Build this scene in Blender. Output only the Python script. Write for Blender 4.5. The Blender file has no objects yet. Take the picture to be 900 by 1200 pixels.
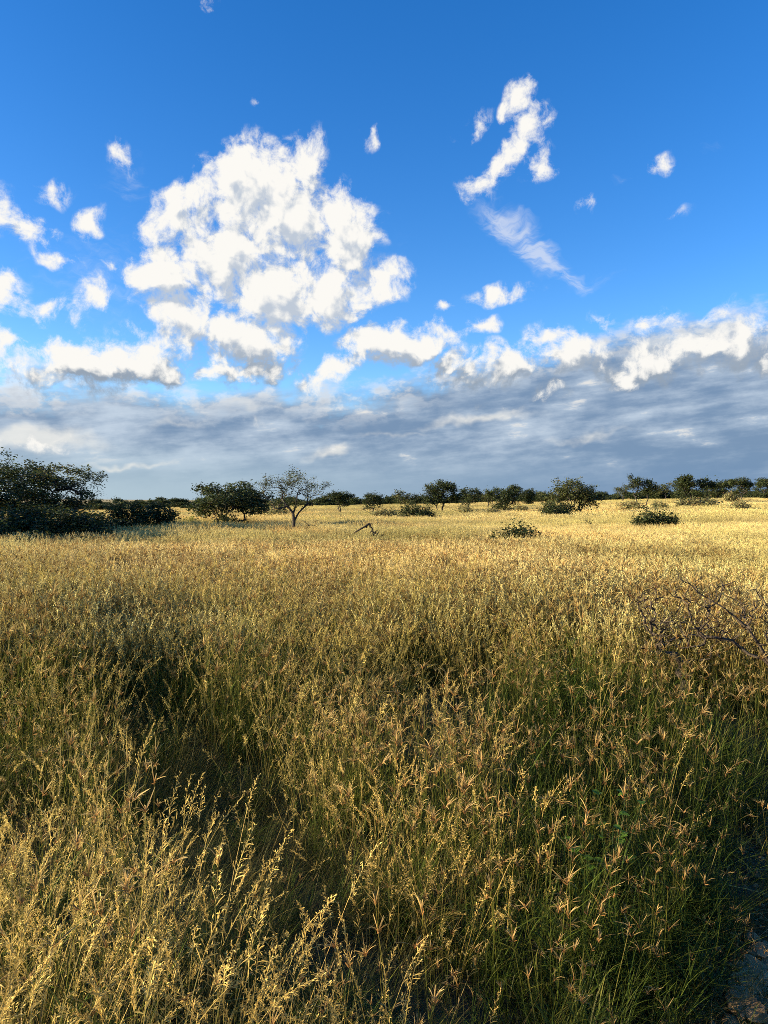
import bpy, math, random
import numpy as np
from mathutils import Vector, Matrix, Euler

random.seed(7)
rng = np.random.default_rng(20240607)
S = bpy.context.scene
COL = S.collection
R = math.radians

# ------------------------------------------------------------------ camera
EYE = 1.68
FPX = 866.7                      # focal length in units of a 900 x 1200 frame
cam_d = bpy.data.cameras.new('camera')
cam = bpy.data.objects.new('camera', cam_d)
COL.objects.link(cam)
cam_d.sensor_fit = 'VERTICAL'
cam_d.sensor_height = 36.0
cam_d.lens = 26.0
cam_d.clip_start = 0.05
cam_d.clip_end = 20000
cam.rotation_mode = 'QUATERNION'
_q = Euler((R(90 - 0.85), 0, 0)).to_quaternion()
_roll = Matrix.Rotation(R(0.45), 3, 'Z').to_quaternion()
cam.rotation_quaternion = _q @ _roll
cam.location = (0, 0, EYE)
S.camera = cam

# ------------------------------------------------------------------ exposure
S.view_settings.view_transform = 'Standard'
S.view_settings.look = 'None'
S.view_settings.exposure = 1.25
S.view_settings.gamma = 1.0
S.view_settings.use_curve_mapping = False
S.render.film_transparent = False
cy = S.cycles
cy.max_bounces = 4
cy.diffuse_bounces = 1
cy.glossy_bounces = 2
cy.transmission_bounces = 4
cy.transparent_max_bounces = 8
cy.sample_clamp_indirect = 3.0
cy.caustics_reflective = False
cy.caustics_refractive = False
cy.use_adaptive_sampling = True
cy.adaptive_threshold = 0.012
cy.adaptive_min_samples = 10
cy.use_denoising = False
cy.filter_width = 0.9

# ------------------------------------------------------------------ sun
SUN_EL, SUN_AZ = 14.0, -96.0      # azimuth from straight ahead (+Y), minus = left
sun_d = bpy.data.lights.new('sun', 'SUN')
sun_d.energy = 5.0
sun_d.angle = R(0.53)
sun_d.color = (1.0, 0.865, 0.62)
sun = bpy.data.objects.new('sun', sun_d)
COL.objects.link(sun)
_to = Vector((math.sin(R(SUN_AZ)) * math.cos(R(SUN_EL)), math.cos(R(SUN_AZ)) * math.cos(R(SUN_EL)), math.sin(R(SUN_EL))))
sun.rotation_mode = 'QUATERNION'
sun.rotation_quaternion = (-_to).to_track_quat('-Z', 'Y')
sun.location = (-40, 5, 30)

# ------------------------------------------------------------------ sky with clouds
W = bpy.data.worlds.new('World')
S.world = W
W.use_nodes = True
wt = W.node_tree
wt.nodes.clear()


class G:
    """Small expression helper: writes shader nodes into a tree."""
    def __init__(self, tree):
        self.t = tree

    def n(self, typ, **kw):
        nd = self.t.nodes.new(typ)
        for k, v in kw.items():
            setattr(nd, k, v)
        return nd

    def put(self, sock, v):
        if isinstance(v, bpy.types.NodeSocket):
            self.t.links.new(v, sock)
        elif v is not None:
            sock.default_value = v

    def m(self, op, a, b=None, c=None, clamp=False):
        nd = self.n('ShaderNodeMath', operation=op, use_clamp=clamp)
        self.put(nd.inputs[0], a)
        self.put(nd.inputs[1], b)
        self.put(nd.inputs[2], c)
        return nd.outputs[0]

    def v(self, op, a, b=None):
        nd = self.n('ShaderNodeVectorMath', operation=op)
        self.put(nd.inputs[0], a)
        self.put(nd.inputs[1], b)
        return nd.outputs['Value'] if op in ('LENGTH', 'DOT_PRODUCT', 'DISTANCE') else nd.outputs['Vector']

    def scale(self, a, s):
        nd = self.n('ShaderNodeVectorMath', operation='SCALE')
        self.put(nd.inputs[0], a)
        self.put(nd.inputs['Scale'], s)
        return nd.outputs['Vector']

    def xyz(self, x, y, z):
        nd = self.n('ShaderNodeCombineXYZ')
        for s, val in zip(nd.inputs, (x, y, z)):
            self.put(s, val)
        return nd.outputs[0]

    def noise(self, vec, scale, detail=6, rough=0.55, color=False, lac=2.0, dist=0.0):
        nd = self.n('ShaderNodeTexNoise', noise_dimensions='2D')
        self.put(nd.inputs['Vector'], vec)
        nd.inputs['Scale'].default_value = scale
        nd.inputs['Detail'].default_value = detail
        nd.inputs['Roughness'].default_value = rough
        nd.inputs['Lacunarity'].default_value = lac
        nd.inputs['Distortion'].default_value = dist
        return nd.outputs['Color' if color else 'Fac']

    def cells(self, vec, scale, smooth=0.6):
        nd = self.n('ShaderNodeTexVoronoi', voronoi_dimensions='2D', feature='SMOOTH_F1')
        self.put(nd.inputs['Vector'], vec)
        nd.inputs['Scale'].default_value = scale
        nd.inputs['Smoothness'].default_value = smooth
        return nd.outputs['Distance']

    def step(self, x, lo, hi, a=0.0, b=1.0, smooth=True):
        nd = self.n('ShaderNodeMapRange')
        nd.interpolation_type = 'SMOOTHSTEP' if smooth else 'LINEAR'
        nd.clamp = True
        self.put(nd.inputs['Value'], x)
        for nm, val in (('From Min', lo), ('From Max', hi), ('To Min', a), ('To Max', b)):
            self.put(nd.inputs[nm], val)
        return nd.outputs['Result']

    def mix(self, f, a, b):
        nd = self.n('ShaderNodeMix', data_type='RGBA')
        self.put(nd.inputs[0], f)
        self.put(nd.inputs[6], (*a, 1) if isinstance(a, tuple) else a)
        self.put(nd.inputs[7], (*b, 1) if isinstance(b, tuple) else b)
        return nd.outputs[2]


def sky_angle(px, py):
    """direction (azimuth, elevation) of a spot of the sky"""
    x, y = (px - 450) / FPX, (587 - py) / FPX
    az = math.atan(x)
    return az, math.atan(y * math.cos(az))


# cumulus heaps: place, half axes, tilt, weight
CUM = [
    # the big broken heap
    (352, 196, 34, 30, 0, 1.0), (288, 226, 62, 46, 15, 1.05), (208, 262, 36, 32, 0, 0.72), (188, 325, 36, 44, 0, 0.95),
    (262, 300, 60, 50, 0, 0.95), (330, 345, 66, 46, 0, 1.0), (402, 280, 42, 52, 0, 0.9), (446, 328, 36, 18, 10, 0.85),
    (385, 340, 50, 36, 0, 0.95), (275, 395, 60, 30, 0, 0.85), (215, 375, 40, 30, 0, 0.8), (330, 250, 58, 52, 0, 1.0),
    # the shelf below it
    (105, 430, 62, 28, 0, 1.0), (180, 428, 50, 26, 0, 0.85), (40, 440, 50, 22, 0, 0.7), (290, 435, 70, 20, 0, 0.6),
    # scraps at the left
    (22, 272, 34, 17, -5, 0.80), (58, 225, 24, 11, 5, 0.5), (146, 192, 22, 22, 0, 0.42), (104, 262, 20, 14, 0, 0.62),
    (66, 305, 26, 13, -8, 0.60), (125, 307, 13, 9, 0, 0.55), (108, 356, 26, 30, -40, 0.80), (2, 345, 20, 26, 0, 0.85),
    (46, 368, 26, 16, 20, 0.60), (8, 410, 30, 16, 0, 0.8), (75, 405, 26, 12, 0, 0.45), (150, 392, 24, 10, 0, 0.4),
    # the hooked cloud on the right
    (598, 122, 22, 18, 0, 0.85), (616, 152, 24, 20, 0, 0.80), (592, 186, 52, 17, 42, 0.90), (628, 194, 24, 15, 40, 0.70),
    (560, 220, 22, 20, 0, 0.72), (546, 152, 24, 10, 40, 0.62),
    # small ones
    (427, 174, 13, 9, 40, 0.50), (771, 183, 17, 12, 30, 0.58), (692, 238, 14, 10, 0, 0.55), (585, 345, 44, 12, 8, 0.72),
    (518, 358, 20, 9, 0, 0.65), (560, 386, 28, 11, 20, 0.75), (770, 376, 30, 18, 10, 0.60), (838, 362, 17, 11, 20, 0.55),
    (240, 22, 20, 14, 0, 0.55), (295, 126, 7, 7, 0, 0.35), (705, 384, 20, 15, 0, 0.55), (790, 247, 18, 8, 0, 0.22),
    # heaps on the shoulder of the bank
    (465, 402, 66, 26, 5, 1.0), (380, 438, 44, 17, 10, 0.95), (515, 428, 50, 24, 0, 0.85), (640, 392, 26, 18, 0, 0.7),
    (585, 428, 72, 26, 8, 0.9), (655, 416, 60, 26, 0, 0.95), (850, 406, 66, 24, 8, 1.05), (778, 418, 56, 24, -4, 1.05),
    (735, 430, 40, 18, 0, 0.85), (915, 408, 60, 30, 0, 1.0), (642, 462, 22, 11, 0, 0.60), (590, 480, 30, 8, 0, 0.38),
    (300, 492, 16, 6, 0, 0.25), (45, 520, 60, 12, -4, 0.42), (395, 530, 22, 9, 30, 0.30),
    # out of the frame to either side
    (-120, 260, 90, 40, 10, 0.9), (-260, 330, 120, 50, 0, 0.9), (1050, 300, 90, 30, 0, 0.8), (1150, 180, 70, 40, 20, 0.7),
]


def blob(g, q, px, py, rx, ry, tilt, w, acc):
    """max(acc, a soft tilted ellipse of weight w) at the sky place (q = azimuth, elevation)"""
    a0, e0 = sky_angle(px, py)
    sx, sy = FPX / (1.35 * rx), FPX / (1.35 * ry)
    ct, st = math.cos(R(tilt)), math.sin(R(tilt))
    u = g.v('DISTANCE', q, (a0, e0, 1.0)) if abs(rx - ry) < 1 else None
    if u is not None:
        d = g.m('MULTIPLY_ADD', u, -w * sx, w)
    else:
        u = g.v('DOT_PRODUCT', q, (ct * sx, st * sx, -(a0 * ct + e0 * st) * sx))
        v = g.v('DOT_PRODUCT', q, (-st * sy, ct * sy, -(-a0 * st + e0 * ct) * sy))
        r2 = g.m('MULTIPLY_ADD', u, u, g.m('MULTIPLY', v, v))
        d = g.m('MULTIPLY_ADD', g.m('SQRT', r2), -w, w)
    return g.m('MAXIMUM', d, 0.0 if acc is None else acc)


def density_group(name, fine):
    cg = bpy.data.node_groups.new(name, 'ShaderNodeTree')
    cg.interface.new_socket('Place', in_out='INPUT', socket_type='NodeSocketVector')
    cg.interface.new_socket('Density', in_out='OUTPUT', socket_type='NodeSocketFloat')
    g = G(cg)
    gi, go = g.n('NodeGroupInput'), g.n('NodeGroupOutput')
    P = gi.outputs[0]
    warp = g.xyz(g.m('SUBTRACT', g.noise(P, 13.0, 2, 0.55), 0.5),
                 g.m('SUBTRACT', g.noise(g.v('ADD', P, (7.3, 2.1, 0.0)), 13.0, 2, 0.55), 0.5), 0.0)
    Q = g.v('ADD', P, g.v('MULTIPLY', warp, (0.060, 0.050, 0.0)))
    acc = None
    for (px, py, rx, ry, tilt, w) in CUM:
        if fine or rx * ry > 900:
            if rx * ry > 1100 and px < 480 and py < 445:
                w += 0.24
            acc = blob(g, Q, px, py, rx, ry, tilt, w, acc)
    gate = g.step(acc, 0.0, 0.30, 0.15, 1.0)
    Q2 = g.v('ADD', P, g.v('MULTIPLY', warp, (0.030, 0.026, 0.0)))
    big = g.m('SUBTRACT', g.noise(Q2, 15.0, 2, 0.5), 0.5)
    n = g.m('SUBTRACT', g.noise(Q2, 38.0, 6.5 if fine else 2, 0.69), 0.5)
    fl = g.m('SUBTRACT', 0.42, g.cells(Q2, 30.0))
    fl = g.m('ADD', fl, g.m('MULTIPLY', g.m('SUBTRACT', 0.42, g.cells(g.v('ADD', Q2, (3.1, 1.7, 0.0)), 68.0)), 0.55))
    n = g.m('ADD', g.m('MULTIPLY', n, 1.45), g.m('MULTIPLY', big, 0.9))
    n = g.m('ADD', n, g.m('MULTIPLY', fl, 0.42))
    dens = g.m('ADD', acc, g.m('MULTIPLY', n, gate))
    g.put(go.inputs[0], dens)
    return cg


CG_FINE = density_group('cumulus_density', True)
CG_SOFT = density_group('cumulus_density_soft', False)

g = G(wt)
tc = g.n('ShaderNodeTexCoord')
D = tc.outputs['Generated']
sp = g.n('ShaderNodeSeparateXYZ')
g.put(sp.inputs[0], D)
az = g.m('ARCTAN2', sp.outputs[0], sp.outputs[1])
el = g.m('ARCSINE', sp.outputs[2])
P = g.xyz(az, el, 1.0)

sky = g.n('ShaderNodeTexSky', sky_type='NISHITA')
sky.sun_disc = False
sky.sun_elevation = R(SUN_EL)
sky.sun_rotation = R(SUN_AZ)
sky.altitude = 1100
sky.air_density = 1.0
sky.dust_density = 0.4
sky.ozone_density = 2.2
hs = g.n('ShaderNodeHueSaturation')
hs.inputs['Saturation'].default_value = 1.36
hs.inputs['Hue'].default_value = 0.512
hs.inputs['Value'].default_value = 1.08
g.put(hs.inputs['Color'], sky.outputs[0])
blue = hs.outputs[0]


def cden(off):
    nd = g.n('ShaderNodeGroup', node_tree=CG_FINE if off is None else CG_SOFT)
    g.put(nd.inputs[0], P if off is None else g.v('ADD', P, off))
    return nd.outputs[0]


d0 = cden(None)
d1 = cden((-0.012, 0.022, 0.0))
K = 3.65                                            # brightness of a sunlit cloud next to the sky texture
# fibrous tails
wn = g.xyz(g.m('SUBTRACT', g.noise(P, 14, 3, 0.6), 0.5), g.m('SUBTRACT', g.noise(g.v('ADD', P, (3.3, 5.1, 0.0)), 14, 3, 0.6), 0.5), 0.0)
wq = g.v('ADD', P, g.v('MULTIPLY', wn, (.05, .05, 0)))
tail = None
for (px, py, rx, ry, tilt, w) in [(590, 262, 48, 20, -25, .9), (632, 300, 46, 18, -38, 1.0), (664, 324, 34, 12, -30, .8),
                                  (720, 210, 26, 8, 20, .3), (455, 300, 50, 30, 30, .25), (150, 215, 40, 40, 0, .35),
                                  (120, 330, 120, 80, 0, .35), (690, 330, 60, 20, 10, .3), (820, 180, 40, 10, 20, .25)]:
    tail = blob(g, wq, px, py, rx, ry, tilt, w, tail)
fib = g.n('ShaderNodeMapping', vector_type='POINT')
g.put(fib.inputs['Vector'], wq)
fib.inputs['Rotation'].default_value = (0, 0, R(35))
fib.inputs['Scale'].default_value = (1.0, 3.0, 1)
fibn = g.noise(fib.outputs[0], 34, 5, 0.62)
tail_a = g.m('MULTIPLY', g.step(g.m('MULTIPLY', tail, fibn), 0.08, 0.5), 0.62)

# the grey bank along the horizon: stretched layers
sl = g.m('SUBTRACT', el, g.m('MULTIPLY', az, 0.09))          # the layers slope a little
bn = g.noise(g.xyz(g.m('ADD', az, 3.7), g.m('MULTIPLY', sl, 3.2), 0.0), 5.0, 7, 0.56)
bn2 = g.noise(g.xyz(g.m('ADD', az, 9.1), g.m('MULTIPLY', sl, 5.0), 0.0), 9.0, 6, 0.58)
bn3 = g.noise(g.xyz(g.m('ADD', az, 5.1), g.m('MULTIPLY', el, 1.7), 0.0), 21.0, 5.5, 0.58)
top = g.m('ADD', 0.152, g.step(az, -0.15, 0.40, 0.0, 0.072))
hgt = g.m('SUBTRACT', top, el)                      # > 0 inside
bd = g.m('ADD', g.m('MULTIPLY', hgt, 26.0), g.m('MULTIPLY', g.m('SUBTRACT', bn, 0.5), 2.2))
bd = g.m('ADD', bd, g.m('MULTIPLY', g.m('SUBTRACT', bn3, 0.5), 1.8))
bank_a = g.m('MULTIPLY', g.step(bd, -0.30, 0.95), 0.98)
tone = g.m('ADD', g.m('MULTIPLY', bn, 0.5), g.m('MULTIPLY', bn2, 0.6))
tone = g.m('ADD', tone, g.m('MULTIPLY', g.m('SUBTRACT', bn3, 0.5), 0.28))
tone = g.m('SUBTRACT', tone, g.m('MULTIPLY', az, 0.13))
tone = g.step(tone, 0.36, 0.80)
bank_c = g.mix(tone, (0.195 * K, 0.300 * K, 0.465 * K), (0.58 * K, 0.68 * K, 0.80 * K))
# distant air towards the horizon
low = g.step(el, 0.0, 0.090)
bank_c = g.mix(low, g.mix(g.step(az, -0.5, 0.5), (0.46 * K, 0.60 * K, 0.70 * K), (0.150 * K, 0.270 * K, 0.47 * K)), bank_c)
# edges and breaks that catch the sun
pale = None
for (px, py, rx, ry, tilt, w) in [(35, 518, 95, 17, 4, 1.0), (150, 548, 60, 6, 3, .7), (205, 500, 60, 9, 5, .5), (385, 532, 34, 10, 12, .8),
                                  (560, 492, 90, 10, 6, .8), (690, 505, 70, 8, 6, .6), (300, 478, 70, 9, 5, .5), (450, 512, 70, 7, 5, .5)]:
    pale = blob(g, wq, px, py, rx, ry, tilt, w, pale)
pale = g.step(g.m('MULTIPLY', pale, g.m('ADD', bn3, 0.15)), 0.12, 0.55)
bank_c = g.mix(g.m('MULTIPLY', pale, 0.75), bank_c, (0.92 * K, 0.90 * K, 0.84 * K))
rim = g.m('MULTIPLY', g.step(bd, 1.5, 0.3), g.step(bn3, 0.44, 0.62))
bank_c = g.mix(g.m('MULTIPLY', rim, 0.75), bank_c, (0.98 * K, 0.95 * K, 0.90 * K))
brk = g.m('MULTIPLY', g.step(bn2, 0.60, 0.74), g.step(bn3, 0.50, 0.62))
brk = g.m('MULTIPLY', brk, g.step(el, 0.035, 0.07))
bank_c = g.mix(g.m('MULTIPLY', brk, 0.7), bank_c, (0.95 * K, 0.90 * K, 0.82 * K))

cum_a = g.step(d0, 0.10, 0.74)
lit = g.m('SUBTRACT', d0, d1)
lit = g.m('ADD', g.m('MULTIPLY', lit, 1.05), 0.60)
lit = g.m('SUBTRACT', lit, g.m('MULTIPLY', g.step(d0, 0.75, 1.7), 0.22))
shelf = g.step(el, 0.235, 0.15)
foot = g.step(el, g.m('ADD', top, 0.022), g.m('SUBTRACT', top, 0.022))
lit = g.m('SUBTRACT', lit, g.m('MULTIPLY', shelf, 0.16))
lit = g.m('SUBTRACT', lit, g.m('MULTIPLY', foot, 0.22))
lit = g.step(lit, 0.10, 0.80)
dark = g.mix(shelf, (0.55 * K, 0.62 * K, 0.72 * K), (0.32 * K, 0.39 * K, 0.48 * K))
cum_c = g.mix(lit, dark, (1.02 * K, 1.0 * K, 0.95 * K))

c = g.mix(bank_a, blue, bank_c)
c = g.mix(tail_a, c, (0.86 * K, 0.89 * K, 0.95 * K))
c = g.mix(g.m('MULTIPLY', cum_a, g.step(el, 0.02, 0.07)), c, cum_c)
bg = g.n('ShaderNodeBackground')
g.put(bg.inputs['Color'], c)
bg.inputs['Strength'].default_value = 0.11
wo = g.n('ShaderNodeOutputWorld')
wt.links.new(bg.outputs[0], wo.inputs['Surface'])
W.cycles.sampling_method = 'NONE'        # the sky is smooth: light from it is found by the bounced rays

# ================================================================== helpers
CAM_ROT = cam.rotation_quaternion.to_matrix()


def sight(px, py, d):
    """world x and z of the line of sight through a spot of the photograph at depth d (metres ahead)"""
    r = CAM_ROT @ Vector(((px - 450) / FPX, (600 - py) / FPX, -1.0))
    k = d / r.y
    return r.x * k, EYE + r.z * k


def hgt(x, y):
    x = np.asarray(x, float)
    y = np.asarray(y, float)
    d = np.hypot(x, y)
    k = np.clip((d - 18) / 55, 0, 1)
    h = np.where(x > 0, 0.033, 0.022) * 150 * np.tanh(x / 150) * k * k * (3 - 2 * k)
    u = 0.10 * np.sin(x / 7.3 + 1.3) * np.sin(y / 9.1 + 0.5) + 0.16 * np.sin(x / 27 + y / 23 + 0.7)
    h = h + u * np.clip((d - 3) / 25, 0, 1)
    h = h + 0.025 * np.sin(x * 2.1 + 0.4) * np.sin(y * 1.7) * np.clip((6 - d) / 4, 0, 1)
    s = road_side(x, y)
    return h - 0.05 * np.clip(s / 0.35, 0, 1)


def road_side(x, y):
    """> 0 on the dirt track the photographer stands on, metres from its edge"""
    return (np.asarray(x, float) - 1.00) * 0.80 - (np.asarray(y, float) - 2.22) * 0.60


def H(x, y):
    return float(hgt(x, y))


def vnoise(x, y, scale, seed=0):
    """smooth value noise 0..1"""
    x = np.asarray(x, float) / scale + seed * 17.31
    y = np.asarray(y, float) / scale - seed * 9.7
    xi, yi = np.floor(x), np.floor(y)
    fx, fy = x - xi, y - yi
    fx, fy = fx * fx * (3 - 2 * fx), fy * fy * (3 - 2 * fy)

    def hsh(a, b):
        v = np.sin(a * 127.1 + b * 311.7 + seed * 74.7) * 43758.5453
        return v - np.floor(v)
    return (hsh(xi, yi) * (1 - fx) * (1 - fy) + hsh(xi + 1, yi) * fx * (1 - fy)
            + hsh(xi, yi + 1) * (1 - fx) * fy + hsh(xi + 1, yi + 1) * fx * fy)


def mesh_from(name, verts, faces, cols=None, smooth=False):
    """verts (N,3), faces (M,4) or (M,3) arrays or a list of such arrays"""
    me = bpy.data.meshes.new(name)
    verts = np.asarray(verts, np.float32)
    fl = [np.asarray(f, np.int32) for f in (faces if isinstance(faces, list) else [faces]) if len(f)]
    me.vertices.add(len(verts))
    me.vertices.foreach_set('co', verts.ravel())
    tot = np.concatenate([np.full(len(f), f.shape[1], np.int32) for f in fl])
    loops = np.concatenate([f.ravel() for f in fl])
    me.loops.add(len(loops))
    me.loops.foreach_set('vertex_index', loops)
    me.polygons.add(len(tot))
    start = np.concatenate([[0], np.cumsum(tot)[:-1]]).astype(np.int32)
    me.polygons.foreach_set('loop_start', start)
    me.polygons.foreach_set('loop_total', tot)
    if smooth:
        me.polygons.foreach_set('use_smooth', np.ones(len(tot), bool))
    if cols is not None:
        at = me.attributes.new('col', 'FLOAT_COLOR', 'POINT')
        c4 = np.ones((len(verts), 4), np.float32)
        c4[:, :3] = cols
        at.data.foreach_set('color', c4.ravel())
    me.update(calc_edges=True)
    return me


def link(name, me, mat, parent=None, kind=None):
    o = bpy.data.objects.new(name, me)
    if mat is not None:
        me.materials.clear()
        me.materials.append(mat)
    COL.objects.link(o)
    if parent is not None:
        o.parent = parent
    if kind:
        o['kind'] = kind
    return o


def thing(name, label, cat, loc=(0, 0, 0), rz=0.0, group=None):
    o = bpy.data.objects.new(name, None)
    o.empty_display_size = 0.2
    COL.objects.link(o)
    o.location = loc
    o.rotation_euler = (0, 0, rz)
    return tag(o, label, cat, group)


def tag(o, label, cat, group=None):
    o['label'] = label
    o['category'] = cat
    if group:
        o['group'] = group
    return o


# ------------------------------------------------------------------ materials
def mat_new(name):
    m = bpy.data.materials.new(name)
    m.use_nodes = True
    m.node_tree.nodes.clear()
    return m, G(m.node_tree)


def blade_material(name, translucent=0.35, gloss=0.06, rough=0.45):
    """thin plant tissue: colour comes with the mesh, a tint with every copy"""
    m, g = mat_new(name)
    a = g.n('ShaderNodeAttribute', attribute_name='col')
    t = g.n('ShaderNodeAttribute', attribute_name='tint', attribute_type='INSTANCER')
    mx = g.n('ShaderNodeMix', data_type='RGBA', blend_type='MULTIPLY')
    mx.inputs[0].default_value = 1.0
    g.put(mx.inputs[6], a.outputs['Color'])
    g.put(mx.inputs[7], t.outputs['Color'])
    d = g.n('ShaderNodeBsdfDiffuse')
    tr = g.n('ShaderNodeBsdfTranslucent')
    gl = g.n('ShaderNodeBsdfGlossy')
    gl.inputs['Roughness'].default_value = rough
    gl.inputs['Color'].default_value = (0.8, 0.72, 0.5, 1)
    g.put(d.inputs['Color'], mx.outputs[2])
    g.put(tr.inputs['Color'], mx.outputs[2])
    m1, m2 = g.n('ShaderNodeMixShader'), g.n('ShaderNodeMixShader')
    m1.inputs[0].default_value = translucent
    g.put(m1.inputs[1], d.outputs[0])
    g.put(m1.inputs[2], tr.outputs[0])
    m2.inputs[0].default_value = gloss
    g.put(m2.inputs[1], m1.outputs[0])
    g.put(m2.inputs[2], gl.outputs[0])
    o = g.n('ShaderNodeOutputMaterial')
    g.put(o.inputs[0], m2.outputs[0])
    return m


def leaf_material(name, translucent=0.25):
    """leaves whose colour is stored in the mesh"""
    m, g = mat_new(name)
    a = g.n('ShaderNodeAttribute', attribute_name='col')
    d = g.n('ShaderNodeBsdfPrincipled')
    d.inputs['Roughness'].default_value = 0.6
    d.inputs['Specular IOR Level'].default_value = 0.25
    tr = g.n('ShaderNodeBsdfTranslucent')
    g.put(d.inputs['Base Color'], a.outputs['Color'])
    g.put(tr.inputs['Color'], a.outputs['Color'])
    m1 = g.n('ShaderNodeMixShader')
    m1.inputs[0].default_value = translucent
    g.put(m1.inputs[1], d.outputs[0])
    g.put(m1.inputs[2], tr.outputs[0])
    o = g.n('ShaderNodeOutputMaterial')
    g.put(o.inputs[0], m1.outputs[0])
    return m


def rough_material(name, stops, scale, bump=0.3, detail=8, rough=0.9, scale2=None):
    """object-space noise through a colour ramp, with bump"""
    m, g = mat_new(name)
    tc = g.n('ShaderNodeTexCoord')
    nz = g.n('ShaderNodeTexNoise')
    g.put(nz.inputs['Vector'], tc.outputs['Object'])
    nz.inputs['Scale'].default_value = scale
    nz.inputs['Detail'].default_value = detail
    nz.inputs['Roughness'].default_value = 0.65
    cr = g.n('ShaderNodeValToRGB')
    el = cr.color_ramp.elements
    while len(el) > 1:
        el.remove(el[-1])
    el[0].position, el[0].color = stops[0][0], (*stops[0][1], 1)
    for p, c in stops[1:]:
        e = el.new(p)
        e.color = (*c, 1)
    g.put(cr.inputs[0], nz.outputs['Fac'])
    b = g.n('ShaderNodeBump')
    b.inputs['Strength'].default_value = bump
    b.inputs['Distance'].default_value = 0.02
    n2 = g.n('ShaderNodeTexNoise')
    g.put(n2.inputs['Vector'], tc.outputs['Object'])
    n2.inputs['Scale'].default_value = scale2 or scale * 5
    n2.inputs['Detail'].default_value = 6
    g.put(b.inputs['Height'], n2.outputs['Fac'])
    p = g.n('ShaderNodeBsdfPrincipled')
    p.inputs['Roughness'].default_value = rough
    p.inputs['Specular IOR Level'].default_value = 0.2
    g.put(p.inputs['Base Color'], cr.outputs[0])
    g.put(p.inputs['Normal'], b.outputs[0])
    o = g.n('ShaderNodeOutputMaterial')
    g.put(o.inputs[0], p.outputs[0])
    return m


M_SOIL = rough_material('soil', [(0.30, (0.050, 0.036, 0.022)), (0.5, (0.085, 0.062, 0.036)), (0.68, (0.15, 0.115, 0.062))], 3.0, 0.5)
M_TRACK = rough_material('stony_track', [(0.30, (0.060, 0.026, 0.008)), (0.5, (0.150, 0.070, 0.021)), (0.70, (0.27, 0.145, 0.050))], 11.0, 1.0, scale2=70)
M_STONE = rough_material('grey_stone', [(0.35, (0.16, 0.095, 0.042)), (0.65, (0.40, 0.255, 0.125))], 14.0, 0.6, scale2=70)
M_BARK = rough_material('bark', [(0.35, (0.030, 0.024, 0.018)), (0.65, (0.085, 0.068, 0.052))], 9.0, 0.7)
M_DEAD = rough_material('dead_wood', [(0.35, (0.036, 0.025, 0.016)), (0.65, (0.13, 0.095, 0.062))], 14.0, 0.6)
M_BLADE = blade_material('grass_blade', 0.24, 0.015)
M_LEAF = leaf_material('thorn_tree_leaf', 0.30)
M_HERB = leaf_material('herb_leaf', 0.35)

# ================================================================== ground
rad = np.concatenate([np.linspace(0, 8, 60)[1:], np.geomspace(8.3, 6000, 120)])
ang = np.linspace(0, 2 * np.pi, 241)[:-1]
RR, AA = np.meshgrid(rad, ang, indexing='ij')
gx, gy = (RR * np.sin(AA)).ravel(), (RR * np.cos(AA)).ravel()
gz = hgt(gx, gy)
nr, na = len(rad), len(ang)
gv = np.concatenate([np.stack([gx, gy, gz], 1), [[0, 0, H(0, 0)]]])
ii, jj = np.meshgrid(np.arange(nr - 1), np.arange(na), indexing='ij')
j2 = (jj + 1) % na
gq = np.stack([ii * na + jj, (ii + 1) * na + jj, (ii + 1) * na + j2, ii * na + j2], -1).reshape(-1, 4)[:, ::-1]
gt = np.stack([np.full(na, nr * na), np.arange(na), (np.arange(na) + 1) % na], 1)[:, ::-1]
ground = link('ground', mesh_from('ground', gv, [gq, gt], smooth=True), None, kind='structure')
# far away the soil is hidden by straw: the ground material turns to straw with the distance from the track
m, g = mat_new('savanna_ground')
tc = g.n('ShaderNodeTexCoord')
nz = g.noise(tc.outputs['Object'], 0.05, 8, 0.65)
straw = g.mix(g.step(nz, 0.35, 0.65), (0.34, 0.25, 0.105), (0.50, 0.385, 0.175))
soil = g.mix(g.noise(tc.outputs['Object'], 3.0, 8, 0.65), (0.045, 0.034, 0.020), (0.12, 0.09, 0.05))
far = g.step(g.v('LENGTH', tc.outputs['Object']), 60, 170)
p = g.n('ShaderNodeBsdfPrincipled')
g.put(p.inputs['Base Color'], g.mix(far, soil, straw))
p.inputs['Roughness'].default_value = 0.95
p.inputs['Specular IOR Level'].default_value = 0.1
b = g.n('ShaderNodeBump')
b.inputs['Strength'].default_value = 0.6
b.inputs['Distance'].default_value = 0.05
g.put(b.inputs['Height'], g.noise(tc.outputs['Object'], 14.0, 6, 0.6))
g.put(p.inputs['Normal'], b.outputs[0])
g.put(g.n('ShaderNodeOutputMaterial').inputs[0], p.outputs[0])
ground.data.materials.append(m)

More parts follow.
